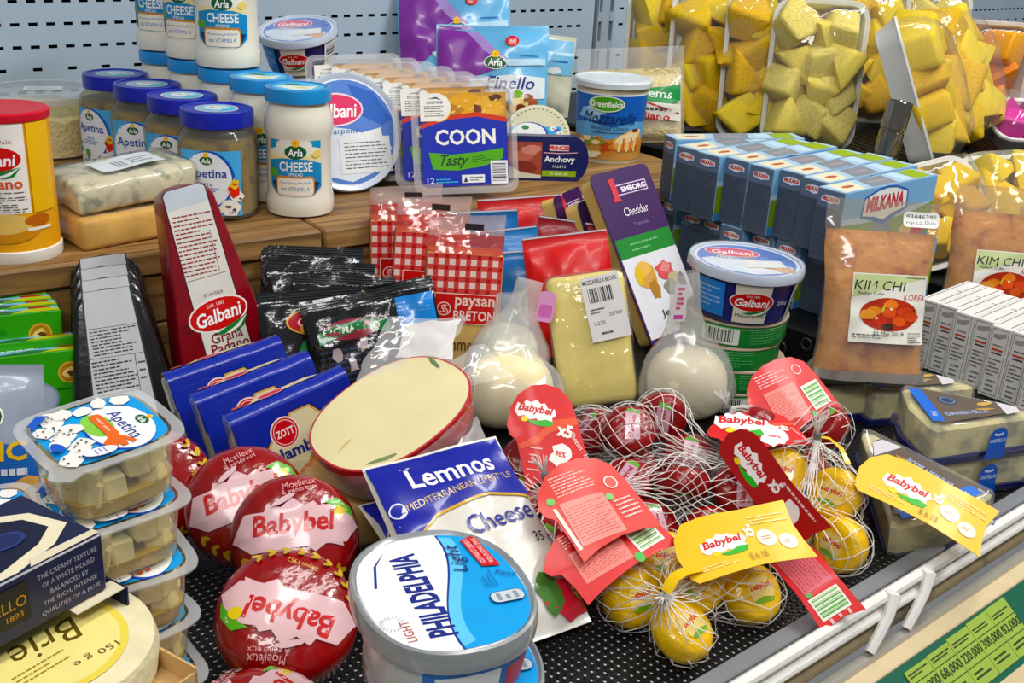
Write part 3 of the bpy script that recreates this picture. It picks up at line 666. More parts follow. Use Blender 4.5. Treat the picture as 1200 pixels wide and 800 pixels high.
# round salad cheese tub behind the fish carton
t = thing('salad_cheese_tub', 'round tub of salad cheese behind the dark blue fish carton', 'tub', (.955, 1.06, Z), (0, 0, -40)); t.scale = (.8, .8, .72)
xf = Matrix.Translation((0, .01, .051)) @ Matrix.Rotation(D(-18), 4, 'X') @ Matrix.Rotation(D(90), 4, 'X')
G().lathe([(.042, -.04), (.044, -.038), (.05, -.002)], 48, xf=xf).build('body', film(tint='#e8e4cc', a=.4, rough=.2), t)
G().lathe([(.0515, -.006), (.053, -.004), (.053, .001), (.0, .0015)], 48, caps=(0, 0), xf=xf).build('lid', C('#d9d7bf', .3, coat=.3), t)
p = P(); p.ell(0, 0, .050, .050, '#d6d3b4', n=36)
for i in range(40): a = i*.157; p.blob(.046*math.cos(a), .046*math.sin(a), .0016, .001, '#5a5a3c', i)
p.poly([(-.045, .012), (.038, .016), (.040, -.02), (-.045, -.02)], '#3aa0dc'); p.ell(-.012, .0, .03, .022, '#1b4fa8'); p.ell(-.014, 0, .028, .0205, '#eef2f2'); p.txt('ing', -.002, -.005, .018, .011, '#1f3c9a', bold=.02); p.ell(-.02, .012, .006, .004, '#2a7a4c')
for i, (x, y) in enumerate(((.024, .012), (.036, .004), (.028, -.006), (.04, -.012), (.02, -.014))): p.blob(x, y, .0065, .005, '#e9eae2', i, .2, 6); p.blob(x+.001, y, .0015, .001, '#5c5f44', i)
p.blob(.032, .010, .005, .003, '#2c57b8', 4)
p.apply('lid_print', lambda x, y, o: xf @ Vector((x, y, o+.0016)), t)
# fish carton
t = thing('anchovy_carton', 'dark blue carton of anchovy fillets with rounded right end', 'carton', (.905, .985, Z), (-4, 0, -34))
out = [(-.052, 0), (.034, 0)]+[(.034+.018*math.sin(D(a)), .027-.027*math.cos(D(a))) for a in range(20, 180, 20)]+[(.034, .054), (-.052, .054)]
G().prism(out, 0, .022).build('body', C('#151d57', .35, coat=.2), t, True, 30)
p = P(); p.rect(-.051, .003, -.006, .047, '#9c4a3c'); p.blob(-.03, .03, .02, .008, '#b9695a', 2, .2, 12, 20); p.blob(-.028, .018, .02, .007, '#7f3327', 4, .2, 12, -10); p.blob(-.02, .038, .012, .006, '#c98a7a', 6); p.poly([(-.051, .003), (-.006, .003), (-.006, .007), (-.03, .010), (-.051, .02)], '#d9d5c6')
p.rect(.003, .037, .027, .044, '#f0e4e4'); p.txt('PRINCES', .015, .0405, .026, .0055, '#c01f30', bold=.05); p.poly([(-.004, .034), (.015, .0335), (.038, .035), (.038, .0358), (.015, .0345), (-.004, .035)], '#e7b7bd')
p.txt('Anchovy', .016, .026, .038, .0095, '#f2f4f8', bold=.02); p.txt('FILLETS', .016, .018, .016, .003, '#e2e6f2'); p.rect(-.005, .006, .037, .013, '#8aa83a'); p.txt('in olive oil', .016, .0095, .022, .004, '#eef2d8')
p.apply('print', face_front(0), t)
# white lidded tub with shredded mozzarella
t = thing('mozzarella_tub', 'round tub of shredded mozzarella with white lid and blue label', 'tub', (1.07, 1.045, Z), (0, 0, -42)); t.scale = (1, 1, .98)
G().lathe([(.041, 0), (.042, .002), (.0475, .098), (.0475, .108)], 52).build('body', C('#cfc6ac', .35, var=.1, scale=90), t)
G().lathe([(.0485, .100), (.0515, .1005), (.052, .107), (.0505, .1095), (.046, .110), (.044, .1085), (0, .1085)], 52, caps=(0, 0)).build('lid', C('#d4dde2', .35, coat=.2), t)
p = P(); p.rect(-.062, .006, .062, .094, '#e6eaee'); p.rect(-.062, .006, .062, .0915, '#2a62b8'); p.poly([(-.06, .05), (-.03, .056), (.0, .05), (.03, .058), (.06, .054), (.06, .03), (-.06, .03)], '#69a6d6'); p.blob(-.03, .066, .018, .008, '#8fbfe2', 3, .3, 12); p.blob(-.02, .072, .012, .006, '#b5d6ec', 5)
p.rect(-.062, .006, .062, .034, '#b98c50'); rd = random.Random(2)
for i in range(26): p.blob(rd.uniform(-.05, .01), rd.uniform(.008, .034), .006, .0035, rd.choice(('#e2cf9c', '#b24a2a', '#7a2c20', '#c8803a', '#7d8a3c', '#ead9a8')), i, .3)
p.blob(.026, .034, .022, .014, '#d9a763', 4, .15, 14, 20); p.blob(.024, .038, .018, .007, '#efe0b8', 6, .2, 14, 20)
for i in range(6): p.rect(.010+i*.0055, .018, .0125+i*.0055, .036, '#c9692c' if i % 2 else '#eed7a0')
p.blob(.032, .046, .006, .003, '#6a3a22', 7); p.blob(-.03, .012, .018, .005, '#e9e2cf', 8)
p.ell(-.008, .081, .0215, .0105, '#eef2e2'); p.ell(-.008, .081, .020, .0092, '#4f9a32'); p.txt('Greenfields', -.008, .081, .038, .0085, '#f6f8ee', bold=.02); p.txt('Mozzarella', -.002, .0625, .066, .015, '#14224e', shear=.3); p.txt('Shredded Cheese', -.002, .0495, .046, .0055, '#1d2f5e', shear=.2); p.rect(-.024, .0425, .016, .0435, '#24345c')
p.apply('label', face_cyl(.0425, 0, .0478, .098), t, cell=.0035)
# bag of grated italian style cheese
t = thing('grated_cheese_bag', 'clear and green bag of grated cheese behind white lidded tub', 'cheese bag', (1.158, 1.085, Z+.004), (-10, -5, -42)); t.scale = (1, 1, .80)
b = Pouch(.15, .165, .045, .30, .04, wr=.0035, seed=4, ws=26, q=.5)
b.build('bag', film(a=.16, rough=.1, bump=.4, scale=30), t)
b2 = Pouch(.142, .128, .040, .12, .04, wr=.004, seed=4, ws=34, q=.5); b2.build('grated_cheese', C('#dccda0', .75, var=.12, scale=130, bump=.8, bscale=200), t)
p = P(); p.poly([(-.068, .10), (0, .094), (.05, .096), (.069, .100), (.069, .072), (.055, .066), (.02, .072), (-.068, .08)], '#1f8a4a'); p.poly([(-.068, .08), (.02, .072), (.055, .066), (.069, .064), (.069, .035), (.02, .044), (-.068, .05)], '#e7e6dc'); p.poly([(.0, .074), (.02, .0722), (.05, .058), (.067, .05), (.067, .047), (.048, .055), (.02, .069), (0, .071)], '#b5303a')
p.txt('ems', .040, .082, .034, .010, '#e8efe6', rot=-8, bold=.01); p.lines(.005, .054, .055, .062, 1, '#4c5048', 3, .6, -8); p.txt('Italiano', .026, .047, .056, .012, '#c32a34', rot=-8, bold=.02)
p.apply('print', lambda x, y, o: b.S(2*x/b.w, y/b.h, 1, o+.001), t, cell=.008, coat=.3)
# ------------------------------------------------------------------ boxed cheese on the black riser
def milk_logo():
    p = P(); p.poly([(-.5, -.12), (-.47, .12), (-.2, .2), (0, .22), (.2, .2), (.47, .12), (.5, -.12), (.25, -.18), (0, -.26), (-.25, -.18)], '#2b62b0'); p.poly([(-.46, -.1), (-.44, .1), (-.2, .17), (0, .19), (.2, .17), (.44, .1), (.46, -.1), (.2, -.14), (0, -.2), (-.2, -.14)], '#eef0ee')
    p.txt('MILKANA', 0, .02, .8, .19, '#bf2430', bold=.05); return p
def milk_box(label):
    t = thing('cheese_box', label, 'box', group='stacked blue boxes of cheese')
    L, T, H = .168, .0315, .0728
    G().box(0, L, 0, T, 0, H, .0006).build('carton', C('#8fb3d2', .4), t, False)
    p = P(); p.rect(-T+.0003, .0005, -.0003, H-.0005, '#4b586c'); p.rect(-T+.0003, H-.018, -.0003, H-.0005, '#5f7188'); p.merge(milk_logo(), -T/2, H-.0095, .0235); p.lines(-T+.002, .004, -.002, H-.019, 16, '#36445a', 2, .3)
    p.apply('end_print', lambda u, z, o: Vector((-o, -u, z)), t)
    p = P(); p.rect(.0003, .0005, L-.0003, H-.0005, '#7fb0d8'); p.rect(.0003, H*.5, L-.0003, H*.62, '#b9d2e2'); p.poly([(.0003, H*.1), (.05, H*.1), (L-.0003, H*.1), (L-.0003, H*.62), (L*.8, H*.54), (L*.6, H*.5), (.03, H*.52), (.0003, H*.55)], '#7a9a30'); p.poly([(.0003, .0005), (L-.0003, .0005), (L-.0003, H*.16), (L*.7, H*.1), (.0003, H*.14)], '#4a86b8')
    p.rect(.055, .004, .09, H*.62, '#7c8796'); p.merge(milk_logo(), .074, H*.74, .085); p.ell(.14, H*.3, .018, .014, '#c3352a'); p.ell(.12, H*.25, .012, .01, '#e6c98a')
    p.apply('front_print', face_front(0), t)
    p = P(); p.rect(.0003, .0003, L-.0003, T-.0003, '#a9c4da'); p.poly([(.004, .002), (.038, .002), (.05, T-.002), (.010, T-.002)], '#dcd8c2'); p.ell(.026, T*.5, .010, .0035, '#b0562e'); p.poly([(.050, .002), (.095, .002), (.105, T-.002), (.060, T-.002)], '#7d858e'); p.txt('MILKANA', .078, T*.5, .028, .006, '#c9aab0'); p.poly([(.105, .002), (.125, .002), (.13, T-.002), (.112, T-.002)], '#bcd6e8'); p.poly([(.128, .002), (.158, .002), (.162, T-.002), (.134, T-.002)], '#8fa83a')
    p.apply('top_print', face_top(H), t)
    return t
rd = random.Random(7); xs = (.957, .953, .962, .958, .968, .960, .938); ys = (.7935, .7595, .7260, .6900, .6575, .6235, .5890)
m0 = None; nth = ('farthest', 'second farthest', 'third farthest', 'middle', 'third nearest', 'second nearest', 'nearest')
for i in range(7):
    lb = nth[i]+' blue cheese box of the upper layer'; loc = (xs[i], ys[i], .117); rot = (0, 0, rd.uniform(-1.5, 1.5)+1)
    if m0 is None: m0 = milk_box(lb); put(m0, loc, rot)
    else: copy_tree(m0, lb, loc, rot)
xs = (.972, .97, .96, .972, .97, .982, .966)
for i in range(7): copy_tree(m0, nth[i]+' blue cheese box of the lower layer', (xs[i], ys[i]-.006+.004*(i % 2), .0435), (0, 0, rd.uniform(-1.5, 1.5)+1))
copy_tree(m0, 'loose blue cheese box lying behind the purple cheddar pack', (.985, .842, .0435), (0, 0, -22))
copy_tree(m0, 'loose blue cheese box turned aside atop the far end', (.978, .846, .1175), (0, 0, -24))
# ------------------------------------------------------------------ cut fruit in foam trays
FOAM = C('#dfe0dc', .6, var=.03, bump=.1, bscale=200)
PINE = [C('#f0cd3c', .35, var=.2, scale=35, vor='#e0b428', bump=.5, bscale=120, sss=.15), C('#f2d95c', .35, var=.2, scale=35, vor='#e2bc38', bump=.5, bscale=120, sss=.15), C('#e8c030', .35, var=.2, scale=30, vor='#d09a1c', bump=.5, bscale=120, sss=.15)]
PALE = [C('#eedc78', .4, var=.2, scale=35, vor='#d6c068', bump=.5, bscale=120, sss=.15), C('#efe08c', .4, var=.2, scale=30, vor='#d4be66', bump=.5, bscale=120, sss=.15)]
PAPA = [C('#d9821e', .35, var=.15, sss=.15), C('#e0a030', .35, var=.15, sss=.15)]
_ck = {}
def chunk_mesh(i, mats):
    k = (i, mats[0].name)
    if k not in _ck:
        r = random.Random(i); pts = []
        a = [(-.5, -.35), (.5, -.42), (.36, .42), (-.3, .45)] if i % 2 else [(-.5, -.4), (.48, -.3), (.1, .5)]
        g = G(); g.prism([(x*r.uniform(.85, 1.1), z*r.uniform(.85, 1.1)) for x, z in a], -.5, .5); me = g.mesh()
        bm = bmesh.new(); bm.from_mesh(me); bmesh.ops.bevel(bm, geom=bm.edges[:], offset=.11, segments=2, affect='EDGES', profile=.5)
        for v in bm.verts: v.co += noise.noise_vector(v.co*3+Vector((i*4.1, 0, 0)))*.05
        bm.to_mesh(me); bm.free(); me.polygons.foreach_set('use_smooth', [True]*len(me.polygons)); me.set_sharp_from_angle(angle=D(50)); me.materials.append(mats[i % len(mats)]); _ck[k] = me
    return _ck[k]
def fruit_tray(label, loc, rot, w=.135, h=.20, seed=0, mats=PINE, rows=4, cols=3, bulge=.024, size=.060, sticker=False, group='wrapped trays of cut pineapple', name='fruit_tray', piece='pineapple_chunk', cat='fruit tray'):
    t = thing(name, label, cat, loc, rot, group); rd = random.Random(seed)
    def rr(ww, hh, y, r): return [(x, y, z+h/2) for x, z in rpoly(ww, hh, r, 5)]
    G().loft([rr(w-.022, h-.022, .008, .02), rr(w-.002, h-.002, -.018, .024), rr(w+.005, h+.005, -.021, .027), rr(w+.004, h+.004, -.024, .027), rr(w-.008, h-.008, -.023, .022), rr(w-.026, h-.026, .005, .018)], caps=(1, 1)).build('foam_tray', FOAM, t, True, 50)
    for r in range(rows):
        for c_ in range(cols):
            i = rd.randrange(6); o = bpy.data.objects.new(piece, chunk_mesh(i, mats)); COL.objects.link(o); o.parent = t; KIDS.setdefault(t.name, []).append(o)
            x = (c_-(cols-1)/2)*(w-.04)/cols*1.02+rd.uniform(-.006, .006); z = h/2+(r-(rows-1)/2)*(h-.045)/rows*1.02+rd.uniform(-.006, .006)
            k = 1-(abs(x)/(w/2))**3; o.location = (x, -.010-bulge*.5*k*rd.uniform(.7, 1.15), z); s_ = size*rd.uniform(1.0, 1.3); o.scale = (s_, s_*.8, s_*rd.uniform(.8, 1.1)); o.rotation_euler = (rd.uniform(-.6, .6), rd.uniform(-3, 3), rd.uniform(-.5, .5))
    n = 20; g = G(); v = []; m = 24
    for j in range(m+1):
        for i in range(n+1):
            u, q = -1+2*i/n, -1+2*j/m; e = (1-abs(u)**4)**.5*(1-abs(q)**4)**.5
            x = u*(w/2+.001); z = h/2+q*(h/2+.001); r_ = .025
            v.append((x, -.0235-(bulge*.9+.006)*e-.004*noise.noise(Vector((x*40, z*40, seed)))*min(1, e*3), z))
    g.add(v, [[j*(n+1)+i, j*(n+1)+i+1, (j+1)*(n+1)+i+1, (j+1)*(n+1)+i] for j in range(m) for i in range(n)])
    g.build('cling_film', film(a=.03, rough=.06, bump=1.0, scale=26), t, True, 80)
    if sticker: P().rect(-.025, 0, .02, .05, '#eef0ee').bars(-.02, .02, .014, .044, '#3c4046', 12, 5).lines(-.02, .004, .014, .016, 3, '#55595f', 4).apply('sticker', lambda x, z, o: Vector((x+w*.2, -.02-o, z+h-.055)), t)
    return t
Q = .121
fruit_tray('leftmost upright tray of pineapple chunks against the wall', (1.352, 1.212, Q), (-4, 0, -38), .13, .215, 1)
fruit_tray('second upright tray of pineapple chunks from the left', (1.356, 1.122, Q), (-5, 0, -40), .13, .215, 2)
fruit_tray('third upright tray of pineapple chunks from the left', (1.374, 1.035, Q), (-5, 0, -40), .125, .215, 3)
fruit_tray('upright tray of pale pineapple chunks facing out, right of three yellow trays', (1.395, .962, Q), (-6, 0, -44), .132, .205, 5, PALE, 4, 3, .026, .058, False)
fruit_tray('leaning pineapple tray showing its grey foam back above the chrome post', (1.44, .80, Q), (-24, 0, 33), .14, .20, 8, PINE, 4, 3, .065, .062)
fruit_tray('leaning pineapple tray with bright chunks, right of the foam backed one', (1.615, .850, Q), (-26, 0, 5), .15, .20, 9, PINE, 4, 3, .07, .064, True)
fruit_tray('wrapped tray of orange papaya slices at right frame edge', (1.81, .93, Q), (-5, 0, -50), .15, .17, 12, PAPA, 3, 2, .03, .07, False, 'wrapped trays of other fruit', 'fruit_tray', 'papaya_slice')
fruit_tray('rear pineapple tray with white sticker behind the leaning trays', (1.66, 1.07, Q), (-6, 0, -44), .15, .215, 14, PINE, 4, 3, .04, .055, True)
fruit_tray('rear pineapple tray peeking above the pale pineapple tray', (1.47, 1.16, Q), (-6, 0, -44), .15, .235, 15, PINE, 4, 3, .04, .055, True)
fruit_tray('rear pineapple tray behind the papaya tray', (1.83, 1.06, Q), (-6, 0, -44), .16, .21, 16, PALE, 4, 3, .04, .055)
fruit_tray('tray of magenta dragon fruit at right frame edge', (1.70, .755, Q), (-62, 0, -40), .13, .10, 18, [C('#b0177c', .4, var=.2), C('#c72d92', .4, var=.2)], 2, 3, .03, .04, False, 'wrapped trays of other fruit', 'fruit_tray', 'fruit_slice')
fruit_tray('low pineapple tray with white foam rim behind the kim chi bags', (1.245, .622, .0515), (-38, -12, -25), .12, .13, 20, PINE, 3, 3, .03, .045)
fruit_tray('low pineapple tray with large bright chunk at right frame edge', (1.375, .612, .0515), (-38, -4, -35), .13, .125, 22, PINE, 3, 2, .05, .06)
# chrome post
t = thing('chrome_post', 'short chrome tube post in front of the leaning pineapple tray', 'post', (1.285, .764, .1205), (0, 8, -20))
G().lathe([(.0158, .006), (.0158, .036), (.0148, .037), (.0148, .039), (.0158, .040), (.0158, .068), (.0148, .069), (.0148, .071), (.0162, .072), (.0162, .106), (.0148, .107), (.0138, .105), (.0, .105)], 32, caps=(1, 0)).build('tube', C('#9a958c', .12, metal=1, var=.1), t)
G().lathe([(.020, 0), (.020, .004), (.0158, .0062), (.0158, .008)], 24).build('foot', C('#3c3c3c', .3, metal=1), t)
# ------------------------------------------------------------------ kim chi bags
def kimchi(label, loc, rot, w, h, seed):
    t = thing('kimchi_pouch', label, 'food pouch', loc, rot, 'pouches of kim chi')
    b = Pouch(w, h, .045, .10, .0, stand=True, wr=.0022, seed=seed, ws=34, p=4, f=lambda v: 1-.10*math.sin(PI*min(1, v*1.15))*(1 if v < .87 else .6)-.02*v)
    b.build('pouch', film(tint='#f4ece0', a=.09, rough=.10, bump=.5, scale=30), t, 26, 36)
    b2 = Pouch(w*.97, h*.82, .034, .03, .0, stand=True, wr=.0016, seed=seed+3, ws=60, p=4, f=b.wf); o = b2.build('kimchi', C('#d29a52', .35, var=.4, scale=45, vor='#a85a22', bump=.9, bscale=60), t); o.location.z = h*.01
    P().rect(-w*.48, .0, w*.48, h*.055, '#b9b4b0').apply('foil_seal', b.fn(), t, cell=.006, rough=.25, mats={'#b9b4b0': C('#bab6b2', .25, metal=.7)})
    p = P(); x0, x1, y0, y1 = -w*.26, w*.40, h*.22, h*.60; W, H = x1-x0, y1-y0; cx = (x0+x1)/2
    p.rect(x0, y0, x1, y1, '#e8e6dc'); p.poly([(x0+.001, y1-.001), (x1-.001, y1-.001), (x0+W*.45, y1-H*.22), (x0+.001, y1-H*.36)], '#c3cf9c')
    p.txt('KIM CHI', cx-W*.14, y1-H*.17, W*.66, H*.14, '#23251f', shear=.15); p.txt('Radish Cube', x0+W*.25, y1-H*.285, W*.34, H*.045, '#33362e'); p.txt('KOREA', x1-W*.17, y1-H*.32, W*.29, H*.085, '#b8333a', shear=.2); p.lines(x1-W*.3, y1-H*.05, x1-W*.04, y1-H*.025, 1, '#5a5f4c', 2)
    p.ell(cx, y0+H*.42, W*.38, H*.24, '#a8321c')
    for i, (x, y, c_) in enumerate(((-.2, .46, '#d9822e'), (0, .45, '#d5541f'), (.2, .47, '#c9461a'), (-.12, .34, '#c93c1c'), (.13, .34, '#d8602a'), (-.27, .40, '#e09a4a'), (.29, .40, '#cf4e22'), (.02, .57, '#d97a2e'))): p.blob(cx+W*x, y0+H*y, W*.10, H*.075, c_, i, .2, 8)
    p.blob(cx, y0+H*.25, W*.08, H*.05, '#3a2014', 4); p.blob(cx-W*.08, y0+H*.50, W*.015, H*.07, '#b9c23c', 3, .1, 8, -20); p.ell(cx-W*.16, y0+H*.36, W*.02, H*.02, '#f0d8b0'); p.ell(cx+W*.02, y0+H*.50, W*.02, H*.015, '#f4dcae')
    p.txt('30 Mei 2018', cx, y0+H*.15, W*.4, H*.05, '#2a2a2a'); p.lines(x0+W*.04, y0+H*.10, x0+W*.5, y0+H*.13, 1, '#4a4a46', 4); p.txt('By Kimchi Club', x0+W*.22, y0+H*.075, W*.36, H*.045, '#2a2a2a'); p.lines(x1-W*.24, y0+H*.02, x1-W*.04, y0+H*.18, 5, '#4a4a46', 7, .4)
    p.apply('label', b.fn(), t, cell=.004, step=.00006)
    p = P(); p.rr(w*.33, h*.905, w*.31, h*.085, .004, '#efeeec'); p.txt('83446295', w*.33, h*.922, w*.26, h*.024, '#2a2c30'); p.txt('Rp25.000', w*.33, h*.888, w*.26, h*.026, '#2a2c30', rot=0)
    p.apply('price_sticker', b.fn(), t, cell=.005)
    return t
kimchi('front kim chi pouch standing before the blue boxes', (.870, .494, .0455), (-14, 1, -39), .106, .163, 1)
kimchi('second kim chi pouch half hidden behind the front one', (1.192, .545, 0), (-6, 2, -40), .12, .172, 5)
kimchi('third kim chi pouch at right frame edge behind white boxes', (1.255, .49, 0.0), (-8, 0, -42), .125, .15, 9)
# ------------------------------------------------------------------ white cartons
def white_box(label):
    t = thing('white_carton', label, 'carton', group='row of white cheese cartons')
    L, T, H = .10, .0205, .074
    G().box(0, L, 0, T, 0, H, .0006).build('carton', C('#dcdbd8', .45), t, False)
    ink = '#4e4c4c'; p = P(); a, b = -T+.002, -.002
    for q in ((a, H-.003, b, H-.0025), (a, .003, b, .0035), (a, .003, a+.0004, H-.003), (b-.0004, .003, b, H-.003)): p.rect(*q, ink)
    p.poly([(a+.002, H-.008), (-T/2, H-.007), (b-.002, H-.005), (b-.002, H-.009), (-T/2, H-.012), (a+.002, H-.0115)], '#9c9894'); p.lines(a+.003, H-.020, b-.003, H-.018, 1, ink, 4, .6); p.rect(a+.0025, H-.0245, b-.0025, H-.0225, '#c0503a'); p.rect(a+.003, H-.028, b-.003, H-.0265, '#5a3a36'); p.lines(a+.002, H-.052, b-.002, H-.032, 5, ink, 3, .3); p.lines(a+.004, .005, b-.003, .02, 3, ink, 8, .3)
    p.apply('end_print', lambda u, z, o: Vector((-o, -u, z)), t)
    p = P(); p.rect(.004, T-.0042, L-.004, T-.0034, ink); p.rect(.006, .0034, L*.55, .0042, ink); p.rect(L*.6, .0034, L-.004, .0042, ink); p.rect(L*.55, .0034, L*.56, .009, ink); p.apply('top_print', face_top(H), t)
    return t
w0 = None
for i, lb in enumerate(('farthest white carton beside the kim chi pouch', 'second farthest white carton of the row', 'third farthest white carton of the row', 'fourth white carton of the row from the kim chi', 'fifth white carton of the row from the kim chi', 'second nearest white carton at right frame edge', 'nearest white carton at right frame edge')):
    loc = (1.048-.003*i+.004*(i % 2), .528-.0212*i, 0); rot = (0, 0, 2)
    if w0 is None: w0 = white_box(lb); put(w0, loc, rot)
    else: copy_tree(w0, lb, loc, rot)
# ------------------------------------------------------------------ leaning against the step
# red wedge of hard cheese
t = thing('cheese_wedge_pack', 'tall dark red vacuum pack wedge of hard cheese with white label strip', 'cheese pack', (.424, .862, .006), (-11, -7, -3))
def wedge_outline(wt, wb, h, r):
    o = [(-wb/2+.006, 0), (wb/2-.006, 0), (wb/2, .006)]
    for k in range(7): a = D(k*30); o.append((wt/2*math.cos(a) if k not in (0, 6) else math.copysign(wt/2, math.cos(a)), h-r+r*math.sin(a)))
    return o+[(-wb/2, .006)]
def wedge(name, out, d, mat, parent, bev=.003):
    g = G(); g.prism(out, 0, d); me = g.mesh(); bm = bmesh.new(); bm.from_mesh(me)
    bmesh.ops.bevel(bm, geom=[e for e in bm.edges if len(e.link_faces) == 2 and e.calc_face_angle(0) > .9], offset=bev, segments=3, affect='EDGES', profile=.5); bm.to_mesh(me); bm.free()
    return link(me, name, [mat], parent, True, 50)
wedge('pack', wedge_outline(.046, .098, .192, .012), .03, C('#7d1420', .3, coat=.5, var=.15, scale=25, bump=.25, bscale=60), t)
p = P(); p.poly([(-.0235, .188), (-.020, .191), (.013, .192), (.0165, .189), (.026, .004), (-.020, .002)], '#4a1a22'); p.poly([(-.0225, .187), (-.019, .1905), (.012, .1915), (.0155, .188), (.025, .0045), (-.019, .0025)], '#dcdad2'); p.poly([(-.0225, .187), (-.019, .1905), (.012, .1915), (.0155, .188), (.016, .175), (-.022, .173)], '#c3ccd4')
p.lines(-.021, .112, .015, .168, 15, '#8c2f3c', 3, .35, -3); p.rect(-.02, .1095, .017, .110, '#8c2f3c'); p.rect(.0105, .112, .011, .15, '#8c2f3c')
p.blob(-.036, .02, .0105, .017, '#c2b62c', 4, .18, 8); p.txt('GRANA PADANO', -.036, .02, .015, .003, '#4a4412'); p.lines(-.034, .064, -.022, .075, 2, '#5c1620', 2)
p.poly([(-.02, .07), (.02, .07), (.022, .02), (-.019, .02)], '#dcdad2'); p.merge(galbani(), .0, .0745, .054, 4); p.txt('Grana', .003, .0535, .03, .010, '#7d1a28', bold=.01); p.txt('Padano', .004, .0435, .036, .010, '#7d1a28', bold=.01); p.txt('DOP', .004, .0365, .008, .003, '#7d1a28'); p.txt('N°1 IN ITALIA', 0, .094, .018, .003, '#7d1a28')
p.rect(-.013, .027, -.006, .0305, '#7d1a28'); p.rect(.014, .028, .021, .0315, '#7d1a28'); p.lines(-.005, .026, .013, .031, 2, '#7d1a28', 3, .3); p.ell(.038, .033, .0075, .0075, '#c9641c'); p.ell(.038, .033, .0045, .0045, '#d99a2c'); p.txt('100g', .038, .012, .011, .004, '#d8a8a8'); p.lines(.030, .016, .044, .022, 2, '#c88', 3, .3) if False else None
p.apply('print', face_front(0), t, rough=.35, coat=.3)
# black wedge packs
def black_wedge(label):
    t = thing('black_wedge_pack', label, 'cheese pack', group='black vacuum packed wedges with grey labels')
    wedge('pack', wedge_outline(.060, .088, .15, .02), .018, C('#0e0f11', .25, coat=.5, bump=.2, bscale=60), t, .006)
    p = P(); p.poly([(-.021, .147), (.020, .148), (.027, .003), (-.027, .003)], '#24272a'); p.poly([(-.0195, .1465), (.0185, .1475), (.0255, .0035), (-.0255, .0035)], '#b9bcbe'); p.rect(-.021, .107, .020, .1076, '#2a2d30'); p.lines(-.019, .078, .019, .106, 8, '#35383c', 2, .4, 2); p.rect(-.022, .0755, .021, .076, '#2a2d30'); p.lines(-.021, .035, .013, .074, 10, '#35383c', 6, .4, 2); p.rect(.014, .036, .0145, .076, '#2a2d30'); p.lines(.016, .045, .022, .07, 3, '#35383c', 8, .25)
    p.apply('label', face_front(0), t, rough=.25, coat=.4); return t
bw = black_wedge('foremost black vacuum pack wedge with grey ingredients label'); put(bw, (.312, .838, .010), (-27, -3, -17)); bw.scale = (.98, 1, .80)
for i, lb in enumerate(('second black wedge pack behind the foremost', 'third black wedge pack from the front', 'rearmost black wedge pack leaning on the wooden step')): copy_tree(bw, lb, (.312+.007*(i+1), .838+.020*(i+1), .013+.003*i), (-27+1.5*i, -3, -17))
# green cartons
def green_carton(label, h=.07):
    t = thing('green_carton', label, 'carton', group='green cartons of cheese at the left edge')
    W, T = .12, .0145
    G().box(-W, 0, 0, T, 0, h, .0007).build('carton', C('#3f9a2c', .4), t, False)
    p = P(); p.ell(-.0175, h-.019, .0095, .0095, '#c9a24c'); p.ell(-.0175, h-.019, .0078, .0078, '#a47a28'); p.blob(-.0175, h-.018, .005, .005, '#e0c27c', 4, .4); p.blob(-.0165, h-.020, .003, .002, '#4a3410', 5, .4); p.lines(-.028, h-.034, -.008, h-.0315, 1, '#1f5a18', 4); p.ell(-.055, h-.04, .028, .018, '#8a97b0'); p.ell(-.055, h-.04, .026, .016, '#a9b3c4'); p.poly([(-.075, h-.012), (-.045, h-.012), (-.043, h-.018), (-.05, h-.016), (-.075, h-.016)], '#2f8a20')
    p.apply('front_print', face_front(0), t)
    p = P(); p.rect(-W+.001, .0008, -.0008, T-.0008, '#86b8dc'); p.poly([(-.04, .0008), (-.0008, .0008), (-.0008, .007), (-.012, .012), (-.03, .008)], '#b4c23e'); p.poly([(-.075, .0008), (-.04, .0008), (-.03, .007), (-.045, .011), (-.07, .004)], '#2f6a3c'); p.rect(-.024, .0125, -.006, .0165, '#1e1e1e'); p.rect(-.024, .0105, -.006, .0145, '#b42a2a'); p.lines(-.09, .011, -.04, .016, 1, '#e9eef2', 3, .5)
    p.apply('top_print', face_top(h), t); return t
g0 = green_carton('front green carton with gold medal at left edge'); put(g0, (.297, .874, 0), (-6, 2, -10))
copy_tree(g0, 'second green carton just behind the front one', (.291, .891, .006), (-6, 2, -10))
for i, (lb, z) in enumerate((('third green carton, first of the raised four', .028), ('fourth green carton with pictured top', .034), ('fifth green carton with pictured top', .040), ('rearmost green carton against the wooden step', .046))): pass
gs = thing('green_carton', 'tall green carton in the raised group, nearest of four', 'carton', (.281, .925, 0), (-3, 2, -8), 'green cartons of cheese at the left edge')
gt = green_carton('tall green carton in the raised group, nearest of four', .096); bpy.data.objects.remove(gs); put(gt, (.286, .908, 0), (-3, 2, -9))
for i, lb in enumerate(('tall green carton, second of the raised four', 'tall green carton, third of the raised four', 'tall green carton, rearmost of the raised four')): copy_tree(gt, lb, (.289+.001*i, .908+.0155*(i+1), 0), (-3, 2, -9))
